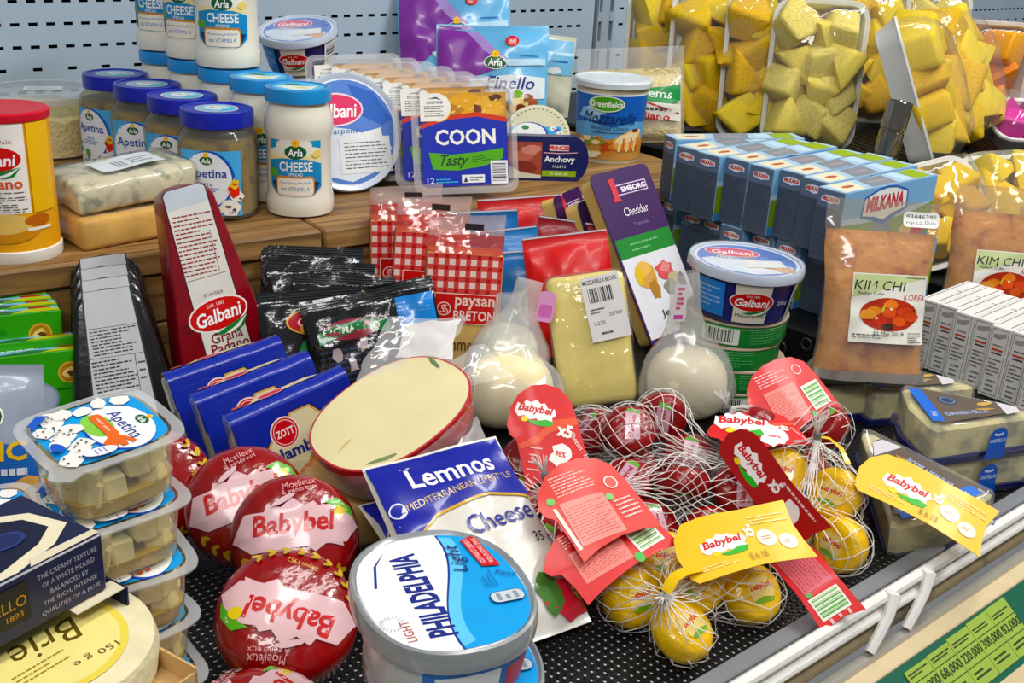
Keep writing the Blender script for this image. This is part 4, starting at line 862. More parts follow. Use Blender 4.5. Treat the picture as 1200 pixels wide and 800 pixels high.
# ------------------------------------------------------------------ gingham wrapped cheese
def gingham(p, x0, y0, x1, y1, n):
    s_ = (x1-x0)/n; p.rect(x0, y0, x1, y1, '#d2504c'); m = int(round((y1-y0)/s_)); sy = (y1-y0)/m
    for i in range(n):
        for j in range(m):
            a, b = x0+i*s_, y0+j*sy
            p.e.append(([(a+s_*.06, b+sy*.06), (a+s_*.60, b+sy*.06), (a+s_*.60, b+sy*.60), (a+s_*.06, b+sy*.60)], [[0, 1, 2, 3]], '#f2d8d2'))
            p.e.append(([(a+s_*.66, b+sy*.66), (a+s_*.98, b+sy*.66), (a+s_*.98, b+sy*.98), (a+s_*.66, b+sy*.98)], [[0, 1, 2, 3]], '#b01e24'))
    return p
def flat_apply(p, name, fn, parent, **k):
    """print whose many small squares share one layer"""
    q = P(); by = {}; order = []
    for v, f, c_ in p.e:
        if c_ not in by: by[c_] = ([], []); order.append(c_)
        V, F = by[c_]; b = len(V); V += v; F += [[i+b for i in g_] for g_ in f]
    for c_ in order: q.raw(by[c_][0], by[c_][1], c_)
    return q.apply(name, fn, parent, **k)
def gingham_pack(label):
    t = thing('gingham_cheese_pack', label, 'cheese pack', group='cheese packs in red gingham wrap')
    W, Dp, H = .074, .037, .125
    G().box(-W/2, W/2, 0, Dp, 0, H, .003, seg=2).build('cheese_block', C('#d7b978', .45, sss=.1, coat=.3), t)
    p = gingham(P(), -W/2+.001, .068, W/2-.001, H-.001, 7); flat_apply(p, 'gingham_front', face_front(-.0003), t, step=.0001, coat=.4, rough=.3)
    p = gingham(P(), -Dp+.001, .068, -.001, H-.001, 5); flat_apply(p, 'gingham_side', face_left(-W/2-.0003), t, step=.0001, coat=.4, rough=.3)
    p = P(); p.rect(-.027, .056, .034, .086, '#f0dcd6'); p.rect(-.0262, .0568, .0332, .0852, '#c51f26'); p.txt('paysan', .012, .0765, .038, .012, '#f0dcd2', bold=.02); p.txt('BRETON', .012, .0645, .040, .010, '#f0dcd2', bold=.02); p.ell(-.0175, .0705, .0068, .0068, '#f0dcd2'); p.ell(-.0175, .0705, .0058, .0058, '#c51f26'); p.txt('S', -.0185, .0705, .004, .008, '#f0dcd2', shear=.2); p.txt('S', -.0155, .0705, .004, .008, '#f0dcd2', shear=-.2)
    p.txt("L'Emmental", .002, .036, .058, .013, '#5a3a22', bold=.01); p.apply('label', face_front(-.0006), t, coat=.3, base=.0006)
    n = 20; rings = []
    for j in range(9):
        v = j/8; k = (1-v)**1.3; yy = Dp/2*k+.0015; rings.append([(x*(1+.02*noise.noise(Vector((x*80, v*5, 1)))), Dp/2-.006*v+y, H+.034*v+.002*noise.noise(Vector((x*60, y*60, v*3)))+.006*v*(x/W)) for x, y, _ in ring(W/2, yy, n*2, 6, 0)])
    G().loft(rings[:5], caps=(0, 0)).build('wrap_shoulder', film(tint='#f2a8a2', a=.35, rough=.1, bump=.6, white='#d8544e'), t, True, 80)
    G().loft(rings[4:], caps=(0, 1)).build('wrap_top', film(tint='#fbeeee', a=.2, rough=.08, bump=.7), t, True, 80)
    P().rect(-.008, 0, .010, .006, '#2a2022').apply('date_stamp', lambda x, z, o: Vector((x+.006, Dp/2-.012-o, H+.022+z)), t)
    return t
pk = gingham_pack('nearest red gingham cheese pack with fully visible label'); put(pk, (.618, .782, 0), (-6, 2, -36))
copy_tree(pk, 'middle red gingham cheese pack half hidden behind the nearest', (.622, .842, .004), (-8, 2, -38)); copy_tree(pk, 'rearmost red gingham cheese pack against the wooden step', (.632, .890, .004), (-5, 0, -32))
for i, (x, y, z) in enumerate(()): pass
# ------------------------------------------------------------------ black pouches
BLKF = C('#0d0e11', .2, coat=.7, var=.2, bump=.7, bscale=35)
def black_pouch(label, loc, rot, w, h, seed, kind):
    t = thing('black_cheese_pouch', label, 'cheese pouch', loc, rot, 'black pouches of grated cheese')
    b = Pouch(w, h, .017, .12, .05, wr=.003, seed=seed, ws=40); b.build('pouch', BLKF, t)
    p = P()
    for k in range(4): p.rect(-w*.49, h*(.90+.022*k), w*.49, h*(.908+.022*k), '#2c2f33')
    if kind == 'label':
        p.ell(.0, h*.70, w*.3, h*.09, '#7d2232'); p.poly([(-w*.36, h*.60), (-w*.1, h*.66), (w*.2, h*.665), (w*.4, h*.62), (w*.4, h*.73), (w*.15, h*.765), (-w*.15, h*.755), (-w*.36, h*.70)], '#1d6a38'); p.txt('FROMAGGIO', .0, h*.70, w*.6, h*.06, '#dfe8d6', bold=.02); p.lines(-w*.38, h*.2, w*.4, h*.56, 7, '#243447', 3, .45); p.rect(-w*.48, h*.05, w*.48, h*.13, '#d0a21e')
        for k, (x, y) in enumerate(((-.2, .5), (.1, .55), (.28, .45), (-.05, .4))): p.blob(w*x, h*y, .004, .007, '#a8989c', k, .4)
    elif kind == 'blue':
        p.rect(-w*.3, h*.18, w*.47, h*.86, '#2b7fcb'); p.lines(-w*.26, h*.5, w*.43, h*.82, 10, '#5a9edb', 3, .25)
    elif kind == 'logo':
        p.ell(.01, h*.72, w*.36, h*.13, '#c8a44a'); p.ell(.01, h*.72, w*.34, h*.12, '#a01f2c'); p.txt('Galbani', .01, h*.72, w*.5, h*.08, '#ecd9d2', shear=.15); p.poly([(-w*.2, h*.40), (w*.45, h*.40), (w*.45, h*.58), (-w*.1, h*.56)], '#1d7a3c'); p.lines(-w*.05, h*.45, w*.3, h*.51, 1, '#dfe8d6', 3, .6)
    p.apply('print', b.fn(), t, cell=.006, rough=.25, coat=.5)
    return t
black_pouch('rear black pouch leaning on the wooden step', (.520, .890, .02), (-24, 4, -24), .10, .098, 1, 'plain')
black_pouch('second black pouch from the step', (.516, .868, .010), (-28, 4, -26), .105, .10, 2, 'plain')
black_pouch('third black pouch with red oval logo at its right', (.527, .845, .006), (-30, 4, -28), .10, .095, 3, 'logo')
black_pouch('left front black pouch with green band, behind the striped label one', (.474, .800, .004), (-24, -2, -24), .095, .104, 4, 'logo')
black_pouch('front black pouch with green ribbon label and yellow foot', (.502, .765, .004), (-24, -10, -30), .085, .106, 5, 'label')
black_pouch('black edged pouch with bright blue panel beside the gingham pack', (.566, .775, .004), (-20, -12, -34), .064, .104, 6, 'blue')
# ------------------------------------------------------------------ foil sachets
def sachet(label, loc, rot, w, h, col, seed, emblem=False):
    t = thing('foil_sachet', label, 'sachet', loc, rot, 'red and blue foil sachets')
    b = Pouch(w, h, .022, .10, .04, wr=.003, seed=seed, ws=30); b.build('sachet', C(col, .38, coat=.15, var=.08, bump=.4, bscale=25), t)
    p = P(); p.rect(-w*.49, h*.985, w*.49, h*.998, '#c9cdd2')
    if emblem:
        p.ell(w*.05, h*.45, w*.24, w*.24, '#d9d4d2', n=24); p.ell(w*.05, h*.45, w*.21, w*.21, '#3a1c22'); p.ell(w*.05, h*.45, w*.17, w*.17, '#d9d4d2'); p.ell(w*.05, h*.45, w*.13, w*.13, '#55303a'); p.rect(-w*.18, h*.36, w*.28, h*.40, '#a8202c')
    p.apply('print', b.fn(), t, cell=.006); return t
sachet('rear red foil sachet with plain flat top', (.782, .866, .004), (-12, -6, -36), .095, .135, '#bf1f26', 1)
sachet('torn dark red sachet with silver edge and round emblem', (.792, .822, .004), (-14, 6, -40), .085, .118, '#8e1a24', 2, True)
sachet('front bright red foil sachet beside the yellow cheese block', (.752, .752, .006), (-18, -10, -40), .088, .125, '#c8202a', 3)
sachet('rear blue foil sachet beside the gingham pack', (.722, .87, .0), (-12, -4, -34), .085, .13, '#2468a8', 4)
sachet('middle blue foil sachet in the pile', (.725, .835, .0), (-14, -8, -36), .09, .118, '#2a78ba', 5)
sachet('front blue foil sachet with round emblem', (.735, .795, .0), (-16, -6, -38), .10, .105, '#2468a8', 6, True)
# ------------------------------------------------------------------ cheddar cards
def cheddar(label):
    t = thing('cheddar_pack', label, 'cheese pack', group='purple and green cheddar packs')
    W, H = .086, .195
    slab_o = rpoly(W-.006, H-.006, .008, 4, 0, H/2)
    g = G(); g.prism([(x, z) for x, z in slab_o], .0015, .022); g.build('cheese', C('#d9bd78', .45, sss=.1, coat=.3), t)
    g = G(); g.prism([(x, z) for x, z in rpoly(W, H, .008, 4, 0, H/2)], 0, .0012); g.build('card', C('#3a1a52', .35, coat=.4), t)
    p = P(); p.rect(-W/2+.002, .008, W/2-.002, .098, '#dcdde2'); p.rect(-W/2+.002, .098, W/2-.002, .120, '#2f8038'); p.lines(-.022, .102, .02, .115, 2, '#7fb486', 3, .25)
    p.rect(-.014, .166, .032, .178, '#cfc4da'); p.rect(-.0125, .1672, .0308, .1768, '#46235e'); p.txt('EMBORG', .012, .172, .036, .006, '#efe9f2', bold=.04); p.rect(-.020, .163, -.012, .186, '#c8464e'); p.poly([(-.022, .160), (-.010, .160), (-.014, .166), (-.019, .166)], '#c8464e'); p.txt('Cheddar', .004, .147, .036, .0095, '#ece6ee'); p.txt('Tranches', .004, .132, .022, .004, '#8c74a6')
    p.blob(-.015, .075, .014, .016, '#c99c56', 3, .15, 12); p.blob(-.017, .083, .010, .007, '#e2b56a', 5); p.blob(-.026, .077, .005, .011, '#d8b83a', 6); p.blob(-.010, .058, .008, .012, '#a97d3c', 7); p.blob(.012, .075, .012, .011, '#c85a5a', 8, .2, 14); p.blob(.014, .078, .008, .006, '#d98a86', 9); p.blob(.022, .062, .009, .009, '#c8b06a', 10); p.blob(.012, .056, .010, .008, '#8a8a7a', 11); p.blob(.03, .058, .006, .011, '#3c3a2c', 12); p.txt('Je', -.008, .030, .012, .010, '#34343c')
    p.apply('print', face_front(0), t, coat=.4, rough=.3); return t
ch = cheddar('front purple and green cheddar pack leaning beside the blue boxes'); put(ch, (.872, .718, .010), (-33, -4, -1))
copy_tree(ch, 'second cheddar pack seen edge on behind the front one', (.868, .798, .004), (-22, 0, 22)).scale = (.8, .8, .74); copy_tree(ch, 'rearmost cheddar pack seen edge on by the wooden step', (.856, .830, .004), (-20, 0, 22)).scale = (.8, .8, .74)
# ------------------------------------------------------------------ yellow block with weight label
t = thing('mozzarella_block', 'yellow block of mozzarella in tight film with white weight sticker', 'cheese', (.672, .640, .012), (-20, -12, -45))
g = G(); g.box(-.036, .036, 0, .04, 0, .122, .008, seg=3); me = g.mesh(); bm = bmesh.new(); bm.from_mesh(me); bmesh.ops.subdivide_edges(bm, edges=[e for e in bm.edges if e.calc_length() > .02], cuts=7, use_grid_fill=True)
for v in bm.verts: v.co += noise.noise_vector(v.co*40)*.0009
bm.to_mesh(me); bm.free(); YB = link(me, 'cheese', [C('#e6d687', .35, var=.1, scale=22, coat=.5, sss=.1, bump=.15)], t, True, 60)
G().box(-.0378, .0378, -.0018, .0418, -.001, .1238, .008, seg=3).build('film', film(a=.05, rough=.08, bump=1.0, scale=60), t)
p = P(); p.rect(0, 0, .036, .062, '#e4e2e0'); p.txt('MOZZARELLA BLOCK', .018, .057, .032, .0042, '#2c2c30', bold=.02); p.bars(.005, .037, .028, .051, '#2c2c30', 14, 6); p.lines(.004, .026, .017, .032, 2, '#3a3a3e', 4, .5); p.txt('25,900', .026, .0235, .012, .004, '#2c2c30'); p.txt('1,220', .010, .017, .010, .004, '#2c2c30'); p.lines(.01, .005, .026, .009, 1, '#3a3a3e', 6)
p.apply('sticker', lambda x, z, o: Vector((.002+x*.995-z*.10, -.0030-o, .062-.004+z*.95+x*.10)), t)
# ------------------------------------------------------------------ white cheese balls in clear bags
def ball_bag(label, loc, rot, w, h, seed, ball=(.042, .034, .040), a=.28, cap=.5, twist=0, colr='#f0e6c8', ballz=None):
    t = thing('bagged_cheese', label, 'bagged cheese', loc, rot, 'white cheese in clear bags')
    rx, ry, rz_ = ball; g = G(); rings = []
    for j in range(13):
        al = -PI/2+PI*j/12; rings.append([(x*(1+.03*noise.noise(Vector((x*50, y*50, j*.3+seed)))), y*(1+.03*noise.noise(Vector((y*50, x*50, j*.3)))), (ballz or rz_)+.002+rz_*math.sin(al)) for x, y, _ in ring(max(.002, rx*math.cos(al)**.7), max(.002, ry*math.cos(al)**.7), 32, 2.4, 0)])
    g.loft(rings).build('cheese_ball', C(colr, .4, var=.06, sss=.2), t)
    g = G(); rings = []; n = 48
    for j in range(23):
        v = j/22; z = v*h; k = math.sin(min(1, v/.22)*PI/2)**.6 if v < .22 else 1
        body = 1/(1+math.exp((v-cap)*14)); wx = w/2*k*(.30+.72*body) if twist else w/2*k*(.42+.6*body); wy = (ry+.003)*k*body+.0035*(1-body)
        rings.append([(x+.0035*noise.noise(Vector((x*55+seed, y*55, z*35)))+twist*v*v, y+.0035*noise.noise(Vector((y*55, x*55+seed, z*35))), z+.004*noise.noise(Vector((x*30, y*30, seed)))*v) for x, y, _ in ring(max(wx, .004), max(wy, .003), n, 2.3 if v < .6 else 2.8, 0)])
    g.loft(rings, caps=(1, 0)).build('bag', film(tint='#f6f6f2', a=a, rough=.16, bump=.5, scale=30), t, True, 80)
    return t
bb = ball_bag('clear tall bag holding a white cheese ball left of the green tubs', (.738, .592, 0), (-4, -3, -40), .088, .140, 3, (.037, .030, .034), .26, .52, -.006)
P().rect(-.006, 0, .006, .034, '#e4dfe4').lines(-.003, .010, .003, .032, 5, '#c44a5a', 4, .6).rect(-.004, .002, .004, .006, '#c45aa8').apply('label_strip', lambda x, z, o: Vector((x-.010-.15*(.034-z)*.5, -.011-o, z+.098)), bb)
ball_bag('middle clear bag with white cheese behind the cut red ball', (.590, .668, 0), (-12, -4, -36), .10, .122, 5, (.040, .032, .034), .22, .50, .006, '#f0e2b8')
b6 = ball_bag('crumpled clear bag with pink tag beside the yellow block', (.622, .722, 0), (-8, 8, -40), .078, .118, 8, (.030, .026, .036), .28, .6, .008, '#eeeee0')
P().rr(0, 0, .016, .028, .004, '#e3a8d2').rr(0, -.004, .012, .012, .003, '#d478bc').apply('pink_tag', lambda x, z, o: Vector((x+.024, -.022-o+.02*z, z+.10)), b6)
# ------------------------------------------------------------------ green tubs and the mascarpone tub on top
def green_tub(label):
    t = thing('green_cheese_tub', label, 'cheese tub', group='stack of flat green cheese tubs'); R0 = .047
    G().lathe([(R0-.003, 0), (R0-.0005, .001), (R0, .003), (R0, .0215), (R0-.0005, .0225)], 52).build('tub', C('#1f7a34', .4, coat=.2, var=.12, scale=60), t)
    G().lathe([(R0-.0005, .0225), (R0+.0012, .0228), (R0+.0012, .0245), (R0-.001, .0252), (R0-.006, .0245), (0, .0245)], 52, caps=(0, 0)).build('lid', C('#c7b4a0', .4), t)
    P().ell(0, 0, R0-.008, R0-.008, '#9fae8a').blob(.01, -.02, .02, .012, '#4a6a3c', 3).blob(-.02, .0, .015, .01, '#b86a5a', 5).apply('lid_print', face_top(.0245), t)
    p = P(); p.rr(-.006, .0115, .036, .017, .002, '#dfe3da'); p.bars(-.021, .005, .007, .018, '#20302a', 16, 4); p.lines(.022, .004, .06, .019, 5, '#69b078', 4, .25); p.lines(-.06, .004, -.03, .019, 5, '#69b078', 8, .25); p.rect(-.06, .0195, .06, .0205, '#7fc08a'); p.apply('side_print', face_cyl(R0), t, cell=.005); return t
gt0 = None
for i, lb in enumerate(('lowest flat green tub of the stack', 'second lowest flat green tub of the stack', 'third flat green tub of the stack', 'topmost flat green tub with barcode under the blue tub')):
    loc = (.812+.004*(i % 2)-.002*i, .606-.003*((i*3) % 2), .0232*i); rz = (-40, 30, -95, -62)[i]
    if gt0 is None: gt0 = green_tub(lb); put(gt0, loc, (0, 0, rz)); gt0.scale = (1, 1, .92)
    else: copy_tree(gt0, lb, loc, (0, 0, rz))
d3 = copy_tree(d1, 'blue mascarpone tub with clear cover atop the green tubs', (.803, .597, .0934), (0, 2, -40)); d3.scale = (1.04, 1.04, 1.0)
# ------------------------------------------------------------------ sliced toast cheese
def toast_pack(label):
    t = thing('sliced_cheese_pack', label, 'cheese pack', group='dark blue packs of sliced toast cheese')
    W, H, Dp = .094, .080, .026
    G().box(-W/2+.002, W/2-.002, .002, Dp, .001, H-.006, .003, seg=2).build('slices', C('#d9cda6', .5, sss=.1), t)
    G().box(-W/2-.0015, W/2+.0015, .0006, Dp+.001, 0, H-.003, .004, seg=2).build('film', film(a=.16, rough=.08, bump=.8, scale=50), t)
    b = C('#1b2c96', .28, coat=.5, bump=.25, bscale=40)
    g = G(); n = 14; v = []
    for j in range(7):
        for i in range(n+1):
            x = -W/2-.001+i*(W+.002)/n; q = j/6
            y, z = (-.0002-.001*math.sin(q*3), .05+(H-.052)*q/.6) if q < .6 else (-.0002+(q-.6)/.4*Dp*.75, H-.002+.004*math.sin((q-.6)/.4*PI))
            v.append((x, y+.0008*noise.noise(Vector((x*70, q*7, 2))), z+.001*noise.noise(Vector((x*60, q*5, 5)))))
    g.add(v, [[j*(n+1)+i, j*(n+1)+i+1, (j+1)*(n+1)+i+1, (j+1)*(n+1)+i] for j in range(6) for i in range(n)]); g.build('blue_wrapper', b, t, True, 70)
    p = P(); p.poly([(-W/2, .002), (-W/2+.010, .002), (-W/2+.012, .04), (-W/2+.022, .052), (-.012, .058), (-.004, .068), (.012, .068), (.022, .056), (.034, .060), (W/2, .052), (W/2, .075), (-W/2, .075)], '#1b2c96'); p.poly([(-W/2+.011, .002), (-W/2+.013, .040), (-W/2+.022, .051), (-.012, .057), (-.004, .067), (.012, .067), (.021, .055), (.034, .059), (W/2, .051), (W/2, .002)], '#c9a25c'); p.poly([(-W/2+.013, .002), (-W/2+.015, .039), (-W/2+.023, .0495), (-.011, .0555), (-.003, .0655), (.011, .0655), (.020, .0535), (.034, .0575), (W/2, .0495), (W/2, .002)], '#dcd2ac')
    p.ell(-.012, .054, .0115, .0125, '#ecd6d0'); p.ell(-.012, .054, .0102, .0112, '#c01f2e'); p.ell(-.012, .054, .009, .010, '#ecd6d0'); p.ell(-.012, .054, .0084, .0094, '#c01f2e'); p.txt('ZOTT', -.012, .054, .014, .006, '#f2e4e0', bold=.03); p.txt('Hamburger', .004, .0365, .062, .013, '#22307e', bold=.03); p.blob(.012, .017, .024, .013, '#c47a2c', 5, .15, 16); p.blob(.014, .019, .017, .008, '#d89a4a', 6, .2, 14)
    p.apply('print', face_front(-.0014), t, coat=.4, rough=.3)
    p = P(); p.ell(-.010, .012, .011, .0055, '#ecd6d0'); p.ell(-.010, .012, .0098, .0045, '#c83a4a'); p.poly([(-.03, .008), (.03, .010), (.02, .016), (-.02, .015)], '#d8c9a0'); p.e = p.e[2:]+p.e[:2]; p.ell(-.036, .012, .005, .0025, '#c05a3a'); p.apply('top_print', lambda x, y, o: Vector((x, y, H+.0018+o)), t, cell=.008)
    return t
z0 = toast_pack('front dark blue pack of sliced burger cheese with red round logo'); put(z0, (.388, .654, .012), (-12, -14, -8))
copy_tree(z0, 'middle dark blue pack of sliced cheese', (.380, .696, .012), (-14, -12, -8)); copy_tree(z0, 'rear dark blue pack of sliced cheese under the red wedge', (.374, .736, .014), (-16, -10, -8))
# ------------------------------------------------------------------ large red wheels of wrapped cheese
def wheel_mesh(r, th, seed):
    g = G(); rings = []
    for j in range(25):
        a = -PI/2+PI*j/24; c_, s_ = math.cos(a), math.sin(a); rr = r*(abs(c_)**.62); z = th/2*math.copysign(abs(s_)**.8, s_)
        rings.append([(x, y, zz+.0016*noise.noise(Vector((x*45, y*45, zz*45+seed)))+.0008*math.sin(math.atan2(y, x)*17+seed)*min(1, rr/r)**2*(abs(s_) < .9)) for x, y, zz in ring(max(rr, .0008), max(rr, .0008), 56, 2, z)])
    g.loft(rings); return g.mesh()
REDW = C('#860d18', .22, coat=.6, var=.15, scale=20, bump=.45, bscale=45)
def wheel(label, loc, rot, spin, seed):
    t = thing('red_cheese_wheel', label, 'cheese wheel', loc, rot, 'large red wrapped cheese wheels')
    me = wheel_mesh(.0415, .045, seed); link(me, 'wheel', [REDW], t, True, 70)
    p = P(); K = .074; q = splash('#d8b4b8'); q.poly([(-.62, -.1), (-.5, .16), (.5, .2), (.62, -.05), (.5, -.2), (-.45, -.24)], '#d8b4b8'); q.txt('Babybel', -.02, .0, .80, .28, '#b5121e', bold=.03, shear=.12); q.poly([(.30, .22), (.44, .26), (.56, .16), (.60, .02), (.52, .1), (.42, .17)], '#5aa83a'); q.ell(.45, .11, .06, .06, '#d9c23a')
    p.merge(q, 0, .004, K*.84)
    for i in range(9):
        a = D(205+i*14); p.ell(.036*math.cos(a), .036*math.sin(a), .0032, .0014, '#c9a73c', rot=math.degrees(a)+60, n=8); p.ell(.0335*math.cos(a), .0335*math.sin(a), .0026, .0012, '#b8962f', rot=math.degrees(a)+120, n=8)
    p.txt('Depuis 1952', .0, -.026, .018, .0035, '#d3b25a', rot=-6); p.txt('Moelleux', .004, .031, .020, .0042, '#d9a0a4', rot=8); p.txt('& généreux', .004, .0265, .022, .0042, '#d9a0a4', rot=8); p.ell(-.006, .021, .008, .0018, '#d8b4b8', rot=25)
    m = Matrix.Rotation(D(spin), 3, 'Z'); fn = drape(me, (0, 0, .1), m @ Vector((1, 0, 0)), m @ Vector((0, 1, 0)), (0, 0, -1))
    p.apply('wrapper_print', fn, t, cell=.005, base=.0010, step=.00005, coat=.5, rough=.3)
    p = P(); p.ell(0, 0, .0085, .0095, '#c22a2a'); p.merge(babybel('#ecdede', True), 0, 0, .015); fn2 = drape(me, (0, -.1, -.004), (1, 0, 0), (0, 0, 1), (0, 1, 0)); p.apply('badge', fn2, t, cell=.004, base=.0005, step=.00005, coat=.7)
    return t
wheel('nearest large red cheese wheel with lettering upside down', (.264, .486, .042), (34, 6, -28), 165, 1)
wheel('large red cheese wheel behind the nearest, white lettering upright', (.309, .555, .046), (48, 8, -34), 12, 2)
wheel('large red cheese wheel tucked behind the upright lettered one', (.304, .612, .044), (52, 4, -30), 20, 3)
wheel('large red cheese wheel farthest back left beside blue packs', (.262, .668, .046), (58, -18, -8), 70, 4)
wheel('large red cheese wheel at the bottom frame edge under the nearest', (.213, .424, .026), (4, 6, -20), 40, 5)
# ------------------------------------------------------------------ half ball of red waxed cheese
t = thing('edam_half', 'half ball of red waxed cheese with pale cut face in clear film', 'cheese', (.423, .592, .055), (2, -21, 4))
g = G(); rings = []
for j in range(15):
    a = -PI/2+PI/2*j/14; k = math.cos(a)**.75; rings.append(ring(max(.001, .061*k), max(.001, .049*k), 56, 2.35, .046+.056*math.sin(a)))
g.loft(rings, caps=(1, 0)); g.build('rind', C('#b0101f', .28, coat=.6, var=.1, bump=.15, bscale=40), t)
g = G(); g.loft([ring(.0608, .0488, 56, 2.35, .0455), ring(.0610, .0490, 56, 2.35, .0462), ring(.0595, .0475, 56, 2.35, .0466)], caps=(0, 0)); g.build('rind_edge', C('#b53a40', .35), t)
g = G(); g.loft([ring(.0597, .0477, 56, 2.35, .0465), ring(.04, .032, 56, 2.2, .0468), ring(.001, .001, 56, 2, .0468)], caps=(0, 1)); g.build('cut_face', C('#e2d8ae', .45, var=.06, scale=18, bump=.08, sss=.15, coat=.25), t)
for k, q in enumerate(((-.036, -.034, .012, .0018, '#7d8a64', 3, .3, 9, -28), (.0535, .012, .010, .0016, '#6a7a58', 4, .3, 9, 75), (-.042, .0, .006, .001, '#d2b27c', 5, .3, 9, 10))): P().blob(*q).apply('mould_mark', face_top(.0467), t)
g = G(); rings = []
for j in range(12):
    v = j/11; a = -PI/2+(PI/2)*min(1, v*1.05); k = max(.02, math.cos(a)**.7)+.03; rings.append([(x*(1+.05*noise.noise(Vector((x*40, y*40, v*4)))), y*(1+.05*noise.noise(Vector((x*40, y*40, v*4+5)))), z+.002*noise.noise(Vector((x*60, y*60, 1)))) for x, y, z in ring(.061*k, .049*k, 56, 2.35, .0445+.057*math.sin(a))])
g.loft(rings, caps=(0, 0)); g.build('film', film(a=.20, rough=.08, bump=1.0, scale=40), t, True, 80)
def film_flap(name, pts, parent, seed=0, a=.2, mat=None):
    """crumpled sheet spanned by four corners"""
    p0, p1, p2, p3 = [Vector(q) for q in pts]; n = 12; v = []
    for j in range(n+1):
        for i in range(n+1):
            u, w_ = i/n, j/n; q = (p0*(1-u)+p1*u)*(1-w_)+(p3*(1-u)+p2*u)*w_; v.append(q+noise.noise_vector(q*60+Vector((seed, 0, 0)))*.004+noise.noise_vector(q*150)*.0012)
    g = G(); g.add(v, [[j*(n+1)+i, j*(n+1)+i+1, (j+1)*(n+1)+i+1, (j+1)*(n+1)+i] for j in range(n) for i in range(n)]); return g.build(name, mat or film(a=a, rough=.08, bump=.8, scale=40), parent, True, 80)
film_flap('film_tail', [(.008, -.049, .028), (.045, -.038, .026), (.036, -.058, -.016), (.006, -.058, -.014)], t, 3, .42)
film_flap('film_collar', [(.058, -.02, .034), (.060, .012, .044), (.100, .012, .030), (.095, -.022, .018)], t, 6, .22)
film_flap('film_hood', [(.0, .047, .046), (.058, .008, .045), (.108, .030, .046), (.060, .066, .062)], t, 9, .25)
film_flap('paper_label', [(.047, .052, .039), (.075, .021, .032), (.104, .039, .044), (.066, .057, .056)], t, 12, mat=C('#e2dfdc', .6, bump=.1))
# wedge under it
t = thing('wrapped_cheese_piece', 'beige cheese piece in film under the cut red ball', 'cheese', (.405, .61, 0), (0, 0, -18))
slab('cheese', [(-.052, -.036), (.055, -.04), (.06, .03), (-.045, .036)], .036, C('#c09a58', .5, var=.15, sss=.1), t, .007, .003, 4); pillow_film('film', .118, .084, .038, t, seed=5)
# ------------------------------------------------------------------ blue and white packs of white cheese
def lemnos(label, loc, rot, seed):
    t = thing('white_cheese_sachet', label, 'cheese pouch', loc, rot, 'blue and white cheese pouches')
    w, h = .100, .145; b = Pouch(w, h, .026, .05, .04, wr=.0028, seed=seed, ws=34, p=4); b.build('pouch', C('#d9d6cc', .28, coat=.5, var=.04, bump=.2, bscale=30), t)
    p = P(); hw = w*.485; p.poly([(-hw, h*.985), (hw, h*.985), (hw, h*.62), (.02, h*.69), (-.02, h*.655), (-hw, h*.52)], '#1c2390'); p.poly([(hw, h*.62), (.02, h*.69), (-.02, h*.655), (-hw, h*.52), (-hw, h*.505), (-.02, h*.64), (.02, h*.675), (hw, h*.605)], '#c8a044')
    p.ell(-.042, h*.72, .006, .006, '#d9d9ea'); p.ell(-.042, h*.72, .005, .005, '#1c2390'); p.txt('Lemnos', .004, h*.845, .062, .016, '#eceaf4', bold=.02, arc=-.002); p.txt('MEDITERRANEAN LIFESTYLE', .004, h*.745, .080, .005, '#c8b070', rot=5); p.txt('Cheese', .018, h*.55, .048, .014, '#2a2f88', bold=.005, rot=3); p.txt('35 oz', .044, h*.42, .018, .007, '#26262c'); p.lines(.044, h*.10, .056, h*.36, 9, '#3a3a3e', 3, .4)
    p.blob(.04, h*.12, .016, .012, '#c83240', 3, .2, 14); p.blob(.028, h*.16, .008, .012, '#4a7a3a', 5); p.blob(.052, h*.16, .008, .010, '#d9b23a', 6); p.blob(.05, h*.28, .006, .008, '#3f5a34', 7)
    p.apply('print', b.fn(), t, cell=.006, coat=.5, rough=.28); return t
lemnos('front blue and white cheese pouch under the white lidded tubs', (.380, .407, .020), (-60, -2, -10), 3); lemnos('lower blue and white cheese pouch peeking out at the right', (.398, .424, .002), (-72, 0, -7), 5)
